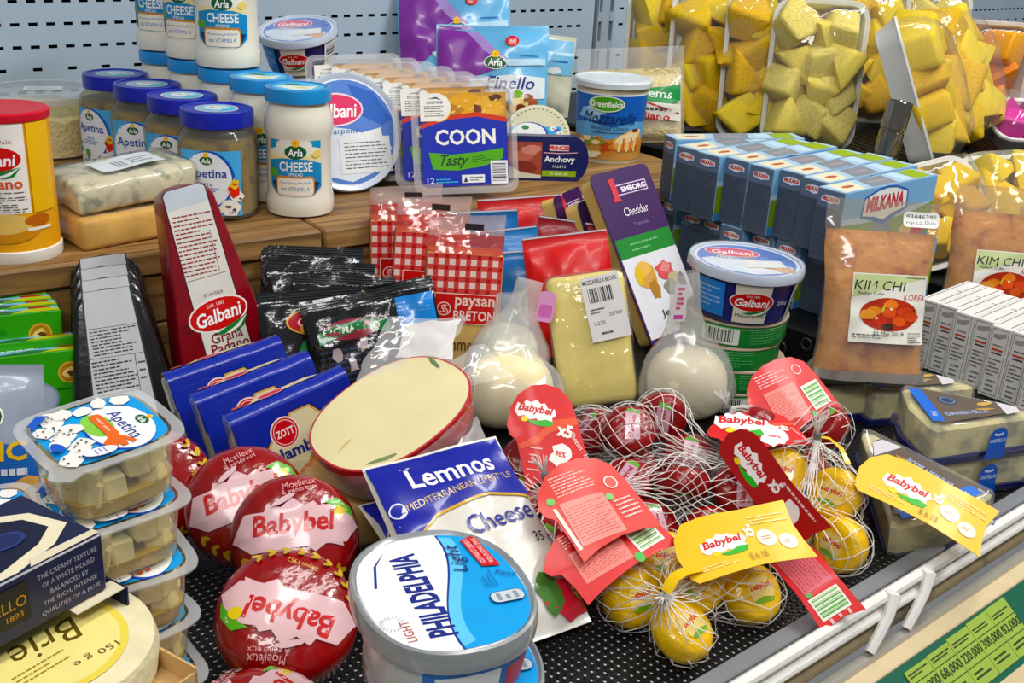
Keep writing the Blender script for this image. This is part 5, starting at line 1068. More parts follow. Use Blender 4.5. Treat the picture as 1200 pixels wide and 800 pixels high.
# ------------------------------------------------------------------ oval cream cheese tubs
def cream_tub(label):
    t = thing('cream_cheese_tub', label, 'tub', group='stack of oval cream cheese tubs'); A, B_ = .0575, .0475; E_ = 2.3
    def rg(k, z): return ring(A*k, B_*k, 64, E_, z)
    G().loft([rg(.80, 0), rg(.82, .001), rg(.93, .036)], caps=(1, 0)).build('tub', C('#c7cbcc', .3, coat=.2), t)
    G().loft([rg(.955, .031), rg(.995, .0315), rg(1.0, .034), rg(1.0, .0395), rg(.985, .0425), rg(.955, .0432), rg(.925, .0415), rg(.91, .041)], caps=(0, 1)).build('lid', film(tint='#cfd4d6', a=.62, rough=.2, bump=0, white='#a9afb2'), t)
    G().loft([rg(.915, .0405), rg(.92, .0408), rg(.91, .0412)], caps=(0, 1)).build('lid_panel', C('#dfe2e2', .35), t)
    k = .90; oval = [(A*k*math.copysign(abs(math.cos(a))**.8, math.cos(a)), B_*k*math.copysign(abs(math.sin(a))**.8, math.sin(a))) for a in [2*PI*i/48 for i in range(48)]]
    p = P(); p.poly(oval, '#eef0ee'); cut = [(x, y) for x, y in oval if y < -.004-.010*math.sin(x/A*2.2)]; cut.sort(key=lambda q: q[0]); top = [(x, -.004-.010*math.sin(x/A*2.2)) for x in [cut[-1][0]-(cut[-1][0]-cut[0][0])*i/16 for i in range(17)]]
    p.poly(cut+[(x, y+.0012) for x, y in top], '#24358c'); p.poly(cut+top, '#2f9bd8'); p.poly([(x*.96, y-.0) for x, y in top]+[(x*.9, y-.007) for x, y in top[::-1]], '#6fc0e8')
    p.txt('PHILADELPHIA', -.001, .0118, .076, .0150, '#1d2a7c', bold=.035, shear=.05); p.poly([(.010, .034), (.03, .029), (.042, .020), (.03, .0275), (.010, .0325)], '#24358c'); p.txt('LIGHT', -.030, .028, .017, .005, '#b5454a')
    for a in range(0, 360, 20): p.poly([(-.022+.003*math.cos(D(a)), .034+.003*math.sin(D(a))), (-.022+.0065*math.cos(D(a+3)), .034+.0065*math.sin(D(a+3))), (-.022+.0065*math.cos(D(a-3)), .034+.0065*math.sin(D(a-3)))], '#b9bcbf')
    p.txt('Light', .024, -.017, .026, .010, '#1d2a6c', shear=.35, rot=-4); p.poly([(.012, -.027), (.040, -.024), (.043, -.033), (.010, -.037)], '#c2202c'); p.txt('GOUT FRAIS ET CREMEUX', .027, -.028, .026, .003, '#f0dede', rot=5); p.txt('FRISSE EN ROMIGE SMAAK', .027, -.0325, .026, .0028, '#f0dede', rot=5)
    p.rr(-.018, -.030, .010, .019, .004, '#1d3f78'); p.rr(-.018, -.030, .009, .018, .0036, '#c3ccd2'); p.lines(-.021, -.037, -.015, -.023, 3, '#7c8890', 3, .5); p.txt('200g', .002, -.037, .012, .004, '#1d4a88', rot=60); p.lines(-.008, -.030, .008, -.022, 3, '#2a6aa8', 5, .3)
    p.apply('lid_print', face_top(.0413), t)
    g = lambda x, z, o: (lambda a, kk: Vector((A*kk*math.copysign(abs(math.cos(a))**.8, math.cos(a)), B_*kk*math.copysign(abs(math.sin(a))**.8, math.sin(a)), z)))(x/.05, .82+.11*z/.036+o*20)
    p = P(); p.rect(2.6*.05, .006, 5.9*.05, .029, '#2a6fb8'); p.rect(2.75*.05, .006, 3.4*.05, .026, '#e6e8e8'); p.rect(3.5*.05, .008, 4.0*.05, .024, '#b52430'); p.txt('Light', 3.75*.05, .027, .02, .006, '#20284c', shear=.3); p.lines(4.4*.05, .008, 5.7*.05, .027, 8, '#8ab4e0', 4, .3); p.apply('side_print', g, t, cell=.006, base=.0006)
    return t
ct = cream_tub('topmost oval tub of light cream cheese with blue and white lid'); put(ct, (.283, .364, .0835), (0, 0, 72)); ct.scale = (.93, .93, .97)
copy_tree(ct, 'middle oval cream cheese tub in the stack', (.289, .361, .0418), (0, 0, 70)); copy_tree(ct, 'lowest oval cream cheese tub in the stack', (.296, .362, .0005), (0, 0, 74))
# ------------------------------------------------------------------ square tubs of cheese cubes
def cube_tub(label, seed):
    t = thing('cheese_cube_tub', label, 'tub', group='stacked clear tubs of cheese cubes'); H = .036; S_ = .0375
    G().loft([ring(S_*.86, S_*.86, 52, 4.2, .0), ring(S_*.92, S_*.92, 52, 4.2, .002), ring(S_*1.0, S_*1.0, 52, 4.2, H-.003), ring(S_*1.0, S_*1.0, 52, 4.2, H-.0012)], caps=(1, 0)).build('tub', film(tint='#f3efdd', a=.10, rough=.06, bump=.1), t)
    fl = [(x*1.0+(.005 if x > .03 and y < -.03 else 0), y-(.005 if x > .03 and y < -.03 else 0), z) for x, y, z in ring(S_*1.17, S_*1.17, 52, 4.6, H-.0008)]
    G().loft([[(x, y, z-.0009) for x, y, z in fl], fl, ring(S_*.99, S_*.99, 52, 4.4, H-.0006)], caps=(0, 0)).build('flange', film(tint='#e9ecec', a=.34, rough=.15, bump=.1), t)
    G().loft([ring(S_*.83, S_*.83, 40, 4.2, .0012), ring(S_*.90, S_*.90, 40, 4.2, .010), ring(S_*.5, S_*.5, 40, 3, .0105)]).build('oil', C('#b89c24', .15, coat=.5), t)
    cubes(20, S_*.92, S_*.92, .006, H-.002, .0148, CUBE, t, seed, e=4)
    k = S_*.93; p = P(); p.poly([(x, y) for x, y, _ in ring(k, k, 44, 5, 0)], '#2f96d4'); p.ell(.006, .010, .031, .0205, '#1b4aa6', n=30); p.ell(.005, .0112, .030, .0195, '#f0f2f2', n=30); p.ell(-.004, .0005, .016, .009, '#8cc45a'); p.txt('Apetina', .005, .0135, .040, .0115, '#22307e', bold=.01); p.merge(arla(), .006, .0255, .014); p.rr(-.0005, .0035, .034, .0075, .0036, '#dd6a34'); p.txt('snack pack', -.002, .0035, .020, .003, '#f6e6dc'); p.poly([(.013, .001), (.020, -.006), (.030, -.004), (.030, .0), (.024, .001), (.030, .003), (.030, .006), (.022, .007), (.030, .009), (.028, .012), (.018, .008)], '#dd6a34')
    rd = random.Random(3)
    for i in range(9): x, y = -.029+.007*i, -.017-.006*(i % 3)+.002*(i % 2); p.blob(x, y, .0085, .0068, '#eceae4', i+2, .22, 7, i*20)
    for i in range(4): p.blob(-.029+.004*(i % 2), -.012+.012*i, .0065, .006, '#eceae4', i+20, .22, 7)
    for i in range(34): p.blob(rd.uniform(-.032, .032), rd.uniform(-.034, -.012), .0011, .0008, rd.choice(('#4c5a38', '#3c3c34', '#7a6a3c')), i, .3, 6)
    p.poly([(-.034, -.026), (-.026, -.034), (-.018, -.034), (-.03, -.02)], '#2a56b8'); p.blob(.012, -.030, .006, .004, '#2a56b8', 4); p.ell(.031, -.012, .010, .005, '#e8e8ee', rot=80); p.lines(.028, -.016, .034, -.008, 3, '#5a6ab0', 3, .3)
    p.apply('lid_print', face_top(H-.0008), t, step=.00004, base=.0003); return t
a0 = cube_tub('topmost clear tub of cheese cubes with blue and white printed lid', 3)
xs = ((.176, .508), (.1755, .509), (.178, .507), (.176, .508), (.179, .506)); ax = .0362
put(a0, (xs[0][0], xs[0][1], ax*4+.0036), (4, 2, -88)); a0.scale = (.80, .80, .98)
for i, lb in enumerate(('second clear tub of cheese cubes from the top', 'middle clear tub of cheese cubes in the stack', 'fourth clear tub of cheese cubes from the top', 'lowest clear tub of cheese cubes in the stack')): copy_tree(a0, lb, (xs[i+1][0], xs[i+1][1], ax*(3-i)+.0004), (0, 0, -90+(4, -5, 6, -2)[i]))
for i, lb in enumerate(('lowest tub of the hidden cheese cube stack at left', 'middle tub of the hidden cheese cube stack at left', 'upper tub of the hidden cheese cube stack showing a lid corner')): copy_tree(a0, lb, (.130, .585, ax*i+.0004), (0, 0, -96))
# ------------------------------------------------------------------ dark blue cartons and brie at the left corner
NAVY = C('#141a3c', .35, coat=.2, var=.1)
t = thing('navy_cheese_carton', 'dark navy cheese carton with cream flap and printed end panel', 'carton', (.1430, .427, .1450), (0, 0, 17), 'navy cartons of soft cheese'); t.scale = (.86, .86, .86)
W, Dp, H = .11, .065, .033
G().box(-W, 0, 0, Dp, 0, H, .0008).build('carton', NAVY, t, False)
p = P(); 
for i, s_ in enumerate(('THE CREAMY TEXTURE', 'OF A WHITE MOULD', 'BALANCED BY', 'THE RICH, INTENSE', 'QUALITIES OF A BLUE')): p.txt(s_, -.021, H-.0065-.0052*i, (.034, .030, .022, .031, .034)[i], .0028, '#a9a5b4')
p.rect(-.085, .008, -.0435, .029, '#1a1712'); p.txt('CASTELLO', -.063, .0195, .036, .006, '#b98a3c'); p.txt('1893', -.052, .0125, .009, .003, '#b98a3c'); p.apply('front_print', face_front(0), t)
p = P(); p.poly([(-W+.002, .004), (-.046, .002), (-.02, .010), (-.004, .022), (-.01, .045), (-.03, .06), (-W+.002, .06)], '#e0d8bc'); p.poly([(-W+.002, .010), (-.05, .008), (-.025, .016), (-.012, .026), (-.016, .042), (-.034, .054), (-W+.002, .054)], '#10142e'); p.blob(-.068, .030, .032, .019, '#d9d2ae', 4, .15, 14)
for i in range(9): p.blob(-.088+.005*i, .024+.004*((i*5) % 4), .0035, .0014, '#5a645c', i, .4)
p.ell(-.034, .030, .0105, .0075, '#27346c'); p.ell(-.034, .030, .008, .0055, '#1b2550'); p.poly([(-.040, .0008), (-.0008, .0012), (-.0008, .006), (-.036, .007)], '#d8cfb6'); p.apply('top_print', face_top(H), t)
t = thing('brie_carton', 'open navy carton with a yellow labelled brie at the bottom left corner', 'carton', (.1510, .4235, .1136), (0, 0, 17), 'navy cartons of soft cheese'); t.scale = (.86, .86, .86)
H2 = .0358
g = G(); g.box(-.0012, 0, 0, .07, 0, H2).box(-W, 0, .0688, .07, 0, H2).box(-W, 0, 0, .07, 0, .0012).box(-W, -W+.0012, 0, .07, 0, H2); g.build('carton', NAVY, t, False)
P().rect(-.069, .001, -.001, H2-.001, '#141a3c').apply('inner_face', lambda u, z, o: Vector((-.0014-o, -u, z)), t); p = P()
for i, s_ in enumerate(('TEXTURE', 'MOULD', 'BY', 'INTENSE', 'BLUE')): p.txt(s_, .018, H2-.007-.0052*i, .02, .0028, '#a9a5b4')
p.apply('end_print', lambda u, z, o: Vector((o, u, z)), t)
g = G(); g.box(-W, -.004, -.054, -.0528, 0, .010).box(-W, -.004, -.054, 0, 0, .0012).box(-.0052, -.004, -.054, 0, 0, .013); g.build('tray_lip', C('#c9a878', .55), t, False)
G().box(-.03, -.0012, .0012, .012, H2-.0006, H2).build('flap', C('#d8cfb6', .5), t, False)
b = thing('brie_cheese', 'round white rind brie with yellow label lying in the navy carton', 'cheese', (.1120, .4215, .1150), (1, 0, 17)); b.scale = (.86, .86, .86)
G().lathe([(.050, 0), (.054, .003), (.055, .014), (.053, .021), (.048, .0235), (0, .0238)], 56).build('brie', C('#d9d0ae', .75, var=.1, scale=50, bump=.4, bscale=90), b)
p = P(); p.ell(-.004, -.004, .041, .041, '#e0cf6a', n=40); p.ell(-.004, -.004, .037, .037, '#e8dc94', n=40); p.txt('Brie', -.002, -.004, .036, .018, '#5a4a1c', shear=.3, rot=178); p.txt('Double Creme', -.004, .016, .05, .009, '#6a5a2c', shear=.25, rot=178); p.txt('150 g e', .008, -.030, .024, .006, '#5a4a1c', rot=176); p.lines(-.028, -.024, .0, -.014, 3, '#9a8434', 4, .35); p.apply('label', face_top(.0239), b)
# plain cartons that carry them
t = thing('stacked_carton', 'plain pale carton below the brie carton, cut by the frame', 'carton', (.1510, .4235, 0), (0, 0, 17)); t.scale = (.86, .86, 1); G().box(-W, 0, -.054, .07, 0, .113, .001).build('carton', C('#cfc7ae', .55), t, False); P().rect(-W+.004, .004, -.004, .108, '#d9b97c').lines(-W+.01, .03, -.012, .09, 6, '#6a5a3c', 3, .35).apply('front_print', face_front(-.054), t)
# ------------------------------------------------------------------ grey and blue pouch at the left frame edge
t = thing('cheese_snack_pouch', 'grey and blue cheese pouch with yellow lettering at left frame edge', 'cheese pouch', (.145, .752, .0), (-12, 3, -26))
b = Pouch(.13, .128, .03, .07, .05, wr=.002, seed=5, ws=26); b.build('pouch', C('#9aa4b4', .3, coat=.4, bump=.2, bscale=25), t)
p = P(); p.rect(-.062, .009, .062, .075, '#2d62ac'); p.poly([(-.062, .075), (-.02, .082), (.03, .078), (.062, .070), (.062, .06), (-.062, .06)], '#2d62ac'); p.merge(arla(), .018, .094, .046); p.txt('TIC', .040, .070, .030, .014, '#e0b93a', bold=.03); p.lines(.020, .050, .055, .060, 1, '#d9e0e8', 3, .5); p.poly([(.0, .03), (.03, .038), (.055, .052), (.062, .05), (.062, .02), (.03, .018), (0, .02)], '#d9a860'); p.apply('print', b.fn(), t, cell=.006, coat=.3)
# ------------------------------------------------------------------ blue cheese wedges in clear packs
def wedge_pack(label):
    t = thing('blue_cheese_wedge', label, 'cheese wedge', group='clear packs of blue cheese wedges'); L, hw = .108, .043
    def plan(k, z, inset=0):
        o = []
        pts = [(0.006, -.005), (L-.004, -hw), (L, -hw+.005), (L+.006, 0), (L, hw-.005), (L-.004, hw), (.006, .005), (.001, .0)]
        cx, cy = L*.62, 0
        return [(cx+(x-cx)*k, cy+(y-cy)*k, z) for x, y in pts]
    G().loft([plan(1.03, 0), plan(1.05, .001), plan(1.05, .0065), plan(1.01, .0068)]).build('base_tray', C('#141c55', .3, coat=.4), t)
    G().loft([plan(.955, .0069), plan(.955, .030), plan(.90, .0315)]).build('cheese', C('#e2dab4', .5, var=.1, scale=40, vor='#98998a', bump=.4, sss=.1), t)
    G().loft([plan(1.01, .0069), plan(.985, .032), plan(.95, .0345), plan(.90, .0352), plan(.86, .0345)], caps=(0, 1)).build('clear_lid', film(tint='#f3f1e4', a=.10, rough=.05, bump=.15), t)
    q = lambda k: [(L*.62+(x-L*.62)*k, y*k) for x, y in ((.010, -.004), (L-.004, -hw), (L, -hw+.006), (L, hw-.006), (L-.004, hw), (.010, .004))]
    p = P(); p.poly(q(.80), '#5e5248'); p.poly([(L*.86, -hw*.70), (L*.96, -hw*.76), (L*.96, hw*.76), (L*.86, hw*.70)], '#2a66c4'); p.poly([(L*.21, -.004), (L*.34, -.012), (L*.34, .012), (L*.21, .004)], '#d3cfd4'); p.txt('DANISH BLUE', L*.64, .012, .040, .006, '#9fb2d2', rot=196, bold=.02); p.ell(L*.72, -.010, .008, .008, '#2c3c58'); p.ell(L*.72, -.010, .0065, .0065, '#6f8098'); p.ell(L*.72, -.010, .005, .005, '#2c3c58'); p.blob(L*.45, -.006, .009, .003, '#c0a25c', 4, .3, 10, 20); p.blob(L*.47, .004, .008, .002, '#b0924c', 6, .3, 10, 10); p.txt('75g', L*.91, .018, .010, .005, '#d9e2f0', rot=90)
    p.apply('label', face_top(.0353), t, base=.0003)
    th = math.atan2(hw, L); c_, s_ = math.cos(th), math.sin(th)
    def side(sgn):
        def fn(x, z, o):
            d = .0405*0+ .0005+o; bx, by = .006+x*c_, sgn*(.0055+x*s_)
            off = .0022+o+.002*max(0, 1-abs(z-.008)/.02)*.3
            return Vector((bx+L*.0+s_*off*.6-.0, by+sgn*c_*off, z))
        return fn
    for sg in (-1, 1):
        p = P(); p.poly([(.030, .001), (.052, .001), (.050, .012), (.050, .021)]+[(.041+.009*math.cos(D(a)), .0215+.0075*math.sin(D(a))) for a in range(0, 181, 22)]+[(.032, .012)], '#2256b4'); p.txt('CASTELLO', .041, .0175, .016, .0032, '#c9d6ec', bold=.02) if sg < 0 else p.txt('CASTELLO', .041, .0175, -.016, .0032, '#c9d6ec', bold=.02); p.poly([(.036, .0225), (.041, .0215), (.046, .0225), (.045, .0245), (.041, .0232), (.037, .0245)], '#c9d6ec'); p.apply('seal_tab', side(sg), t, cell=.006, base=.0008)
    return t
wp = wedge_pack('tilted near blue cheese wedge pack under the yellow tag'); put(wp, (.775, .433, .016), (12, 8, -112)); WPS = (1.06, 1.06, 1.06)
copy_tree(wp, 'upper right blue cheese wedge pack on top of another', (.882, .336, .0362), (0, 0, 139)); copy_tree(wp, 'lower right blue cheese wedge pack under another', (.886, .338, .0003), (0, 0, 138))
copy_tree(wp, 'blue cheese wedge pack below the front kim chi pouch', (.975, .437, .0003), (0, 0, 134)); copy_tree(wp, 'blue cheese wedge pack left of the kim chi, behind a red tag', (.796, .540, .0003), (0, 0, -6)); wp.scale = WPS
# ------------------------------------------------------------------ netted small wax cheeses
def small_cheese(col, dark, yellow):
    t = thing('small_wax_cheese', 'x', 'cheese', (0, 0, 0))
    r, th = .0205, .0225; g = G(); rings = []
    for j in range(15):
        a = -PI/2+PI*j/14; c_, s_ = math.cos(a), math.sin(a); rr = r*abs(c_)**.5; z = th/2*math.copysign(abs(s_)**.75, s_)
        rings.append([(x, y, zz+.0007*noise.noise(Vector((x*130, y*130, zz*130)))) for x, y, zz in ring(max(rr, .0006), max(rr, .0006), 30, 2, z)])
    me = g.loft(rings).mesh(); link(me, 'wax_body', [C(col, .3, coat=.35, var=.2, scale=40, bump=.6, bscale=90)], t, True, 70)
    p = P()
    if yellow:
        p.rr(0, 0, .019, .017, .006, '#e6cf86'); p.txt('Babybel', 0, .002, .016, .0055, '#c8302c', shear=.15, bold=.03); p.poly([(-.008, -.006), (0, -.0045), (.008, -.0065), (.007, -.009), (-.006, -.0085)], '#7aa83a')
    else:
        p.poly([(-.005, -.012), (.006, -.012), (.007, .010), (-.004, .012)], '#cfa9b8'); p.poly([(-.004, .012), (.007, .010), (.006, .014), (-.002, .0155)], '#6aa84a'); p.txt('Babybel', .001, .0, .018, .0055, '#a51c34', rot=82, bold=.03)
    for d, z in (((0, 0, -1), .05), ((0, 0, 1), -.05)): p.apply('wrapper_print', drape(me, (0, 0, z), (1, 0, 0), (0, 1, 0), d), t, cell=.007, base=.0003, step=.00005, coat=.7, rough=.25)
    return t
NETM = C('#d8d4cf', .4, var=.05)
def tag_outline(W, H, style):
    if style == 'strip': return [(0, H*.1), (W*.04, 0), (W*.55, 0), (W*.98, -H*.05), (W*.955, H*.3), (W*.95, H*.6), (W, H*1.05), (W*.6, H), (W*.3, H*1.05), (W*.12, H*1.02), (W*.02, H*.8), (-.002, H*.5)]
    return [(0, 0), (W*.2, H*.05), (W*.5, H*.075), (W*.8, H*.05), (W, 0), (W*.99, H*.3), (W*.97, H*.6), (W*.93, H*.8), (W*.8, H*.93), (W*.6, H*.99), (W*.38, H), (W*.16, H*.94), (W*.0, H*.82), (-W*.10, H*.66), (-W*.08, H*.56), (0, H*.5), (W*.01, H*.25)]
def make_tag(parent, loc, rot, W, H, style, col, face, bend=.004, bz=0, label=None, name='tag'):
    """bent card tag; face: front / back / strip prints"""
    yel = col.startswith('#e') or col.startswith('#d9c'); out = tag_outline(W, H, style)
    def fn(x, z, o): return Vector((x, -o-bend*math.sin(PI*min(1, max(0, x/W)))+bz*(z/H)**2, z))
    root = bpy.data.objects.new(name, None) if False else None
    card = P().poly(out, col); card.poly(out, col)
    o = card.apply(name, lambda x, z, q: fn(x, z, q), parent, cell=.007, base=-.0004, step=.0004, coat=.12, rough=.45)
    o.location = loc; o.rotation_euler = [D(a) for a in rot]; ink = '#f0dfa8' if yel else '#f0c9c4'; p = P()
    if face == 'front':
        if not yel: p.poly([(W*.02, H*.45), (W*.3, H*.5), (W*.6, H*.62), (W*.95, H*.62), (W*.97, H*.55), (W*.5, H*.5), (W*.3, H*.42), (W*.03, H*.4)], '#d9573a')
        p.merge(babybel(), W*.36, H*.74, W*.62, -22 if not yel else 12); p.txt('x5', W*.74, H*.50 if not yel else H*.80, W*.24, H*.13, '#f6eee6', rot=-22 if not yel else 12, bold=.05)
        if not yel:
            p.txt('Cheeses / kaas', W*.93, H*.32, H*.34, H*.055, '#f6e2dc', rot=-68); p.blob(W*.60, H*.27, W*.16, W*.15, '#f4ece8', 5, .28, 15); p.txt('98%', W*.60, H*.28, W*.16, H*.06, '#c4222c', rot=-22, bold=.03); p.lines(W*.12, H*.14, W*.3, H*.42, 4, ink, 3, .2, -20)
        else:
            p.ell(W*.62, H*.50, W*.12, H*.10, '#f2ead8', rot=12); p.ell(W*.86, H*.55, W*.11, H*.09, '#f2ead8', rot=12); p.lines(W*.54, H*.46, W*.70, H*.54, 2, '#b8763c', 2, .4, 12); p.lines(W*.78, H*.51, W*.94, H*.59, 2, '#b8763c', 5, .4, 12); p.lines(W*.62, H*.68, W*.94, H*.80, 3, ink, 3, .35, 12); p.lines(W*.10, H*.16, W*.52, H*.34, 3, ink, 6, .35, 12); p.txt('8.6.18', W*.78, H*.24, W*.22, H*.10, '#a8862a', rot=14)
    elif face == 'back':
        p.poly([(W*.10, H*.22), (W*.56, H*.16), (W*.60, H*.62), (W*.14, H*.66)], '#dc8078' if True else col); p.lines(W*.14, H*.24, W*.55, H*.60, 11, '#b8403e', 4, .3, -4); p.rect(W*.64, H*.16, W*.92, H*.52, '#eceade'); p.bars(W*.66, H*.19, W*.90, H*.49, '#5aa046', 9, 3, False); p.ell(W*.60, H*.12, W*.045, W*.045, '#4caa4a'); p.lines(W*.15, H*.70, W*.62, H*.9, 5, ink, 6, .3, -4); p.ell(W*.75, H*.75, W*.07, W*.07, ink); p.ell(W*.75, H*.75, W*.055, W*.055, col)
    elif face == 'pale':
        p.poly([(W*.08, H*.14), (W*.60, H*.10), (W*.62, H*.56), (W*.12, H*.62)], '#dd8a80'); p.lines(W*.12, H*.16, W*.58, H*.54, 12, '#c24a44', 4, .3, -4); p.lines(W*.16, H*.66, W*.62, H*.9, 7, '#f0cfc4', 6, .3, -4); p.rect(W*.03, H*.12, W*.07, H*.6, '#ece0d4'); p.ell(W*.06, H*.68, W*.045, W*.045, '#7ac06a'); p.ell(W*.66, H*.48, W*.045, W*.045, '#7ac06a'); p.ell(W*.78, H*.62, W*.08, W*.08, '#f4ded6'); p.ell(W*.78, H*.62, W*.065, W*.065, '#d9564c'); p.lines(W*.66, H*.2, W*.92, H*.44, 5, '#f0cfc4', 9, .35)
    elif face == 'strip':
        p.merge(babybel(), W*.27, H*.5, W*.36, 0, H*.95); p.txt('x5', W*.53, H*.66, W*.1, H*.3, '#f0e4e0', bold=.05); p.blob(W*.72, H*.45, W*.09, H*.26, '#f0e4e0', 5, .28, 15); p.lines(W*.55, H*.8, W*.9, H*.9, 1, '#e8b8b4', 4); p.lines(W*.1, H*.06, W*.5, H*.14, 1, '#d88', 6) if False else None
    elif face == 'stripback':
        p.rect(W*.12, H*.12, W*.60, H*.88, '#c8606a'); p.lines(W*.14, H*.15, W*.58, H*.85, 9, '#b0323c', 4, .3); p.rect(W*.66, H*.10, W*.90, H*.86, '#e6e6da'); p.bars(W*.68, H*.14, W*.88, H*.82, '#5aa046', 9, 3, True); p.ell(W*.63, H*.2, W*.025, H*.07, '#4caa4a'); p.lines(W*.91, H*.15, W*.96, H*.85, 3, '#f0c9c4', 3, .3)
    elif face == 'ystrip':
        p.merge(babybel(), W*.34, H*.50, W*.36, 0, W*.34); p.txt('x5', W*.57, H*.60, W*.08, H*.22, '#f8f4e6', bold=.05); p.ell(W*.68, H*.42, W*.075, H*.15, '#f2ead8'); p.ell(W*.83, H*.30, W*.07, H*.14, '#f2ead8'); p.lines(W*.64, H*.38, W*.72, H*.46, 2, '#b8763c', 2, .4); p.lines(W*.79, H*.26, W*.87, H*.34, 2, '#b8763c', 5, .4); p.lines(W*.62, H*.66, W*.94, H*.84, 3, ink, 3, .3); p.lines(W*.1, H*.12, W*.4, H*.22, 2, ink, 6, .3); p.txt('8.6.18', W*.55, H*.16, W*.14, H*.12, '#a8862a')
    pr = p.apply('tag_print', fn, o, cell=.006, base=.0003, step=.00004, coat=.12, rough=.45)
    if label: tag(o, label, 'tag', 'card tags of the netted cheeses')
    return o
def ribbon(name, pts, wd, parent, col, up=(0, 0, 1)):
    P0 = [Vector(q) for q in pts]; v = []
    for i, q in enumerate(P0):
        t_ = (P0[min(i+1, len(P0)-1)]-P0[max(0, i-1)]).normalized(); s_ = t_.cross(Vector(up)).normalized()*wd/2; v += [q-s_, q+s_]
    g = G(); g.add(v, [[2*i, 2*i+1, 2*i+3, 2*i+2] for i in range(len(P0)-1)]); return g.build(name, C(col, .3, coat=.5), parent, True, 60)
def net_bag(label, balls, tie, col, base, ns=22, nr=17, seed=0, tail=(0, 0, .012)):
    """diamond mesh pulled over the cheeses and gathered at the tie"""
    cx = sum(b[0] for b in balls)/len(balls); cy = sum(b[1] for b in balls)/len(balls); cz = sum(b[2] for b in balls)/len(balls)
    t = thing('cheese_net_bag', label, 'net bag', (cx, cy, 0), (0, 0, 0), 'net bags of small wax cheeses'); org = Vector((cx, cy, 0)); cc = Vector((cx, cy, cz)); T = Vector(tie)
    ax = (T-cc).normalized(); e1 = ax.orthogonal().normalized(); e2 = ax.cross(e1); NT, NP = 40, 64; RB = .0228
    def reach(d):
        best = .012
        for b in balls:
            m = cc-Vector(b); bq = m.dot(d); c_ = m.dot(m)-RB*RB; disc = bq*bq-c_
            if disc > 0: best = max(best, -bq+math.sqrt(disc))
        return best
    R_ = [[reach((ax*math.cos(PI*i/NT)+(e1*math.cos(2*PI*j/NP)+e2*math.sin(2*PI*j/NP))*math.sin(PI*i/NT))) for j in range(NP)] for i in range(NT+1)]
    for it in range(5):
        N_ = [[0]*NP for _ in range(NT+1)]
        for i in range(NT+1):
            for j in range(NP):
                nb = [R_[max(0, i-1)][j], R_[min(NT, i+1)][j], R_[i][(j-1) % NP], R_[i][(j+1) % NP]]; N_[i][j] = max(R_[i][j], sum(nb)/4*.998)
        R_ = N_
    rd = random.Random(seed)
    def pt(th, ph):
        i = th/PI*NT; j = ph/(2*PI)*NP % NP; i0 = min(NT-1, int(i)); fi = i-i0; j0 = int(j) % NP; fj = j-int(j); j1 = (j0+1) % NP
        r = (R_[i0][j0]*(1-fj)+R_[i0][j1]*fj)*(1-fi)+(R_[i0+1][j0]*(1-fj)+R_[i0+1][j1]*fj)*fi
        d = ax*math.cos(th)+(e1*math.cos(ph)+e2*math.sin(ph))*math.sin(th); q = cc+d*(r+.0006)
        k = max(0, 1-th/(PI*.30)); k = k*k*(3-2*k); q = q*(1-k)+(T+(e1*math.cos(ph)+e2*math.sin(ph))*.0022)*k
        q.z = max(q.z, .0016); return q
    V = {}; g = G()
    for a in range(nr+1):
        for b in range(ns):
            th = PI*(.0+.985*(a/nr)**.92); ph = 2*PI*(b+(.5 if a % 2 else 0))/ns+rd.uniform(-.05, .05); V[a, b] = pt(th, ph)
    def strand(p, q, r=.00038):
        mid = (p+q)/2; d = (mid-cc); m2 = mid+d.normalized()*.0006; m2.z = max(m2.z, .0014); pts = [p, m2, q]; b = len(g.v); up = d.normalized()
        for s_ in pts:
            dd = (q-p).normalized(); s1 = dd.cross(up); s1 = s1.normalized() if s1.length > 1e-6 else Vector((1, 0, 0)); g.v += [tuple(s_+s1*r-org), tuple(s_-s1*r-org), tuple(s_+up*r*1.3-org)]
        for k in (0, 3):
            for e in range(3): g.f.append([b+k+e, b+k+(e+1) % 3, b+k+3+(e+1) % 3, b+k+3+e]); g.m.append(0)
    for a in range(nr):
        for b in range(ns):
            o2 = (b+1) % ns if a % 2 else (b-1) % ns
            if (V[a, b]-V[a+1, b]).length > 1e-4: strand(V[a, b], V[a+1, b])
            if (V[a, b]-V[a+1, o2]).length > 1e-4: strand(V[a, b], V[a+1, o2])
    me = bpy.data.meshes.new('net'); me.from_pydata(g.v, [], g.f); o = link(me, 'net', [NETM], t, True, 80)
    gt = G(); tl = Vector(tail)
    gt.tube([T-org-tl*.25, T-org+tl*.25], .0032, 10); gt.build('tie_clip', C('#8d8f92', .3, metal=.7), t)
    gt = G()
    for k in range(14): a = k*2.4; gt.tube([T-org+tl*.2, T-org+tl*.6+Vector((math.cos(a), math.sin(a), .3))*.003, T-org+tl*(.9+.2*rd.random())+Vector((math.cos(a), math.sin(a), .2))*.006], .00045, 4)
    gt.build('net_tail', NETM, t)
    return t, org
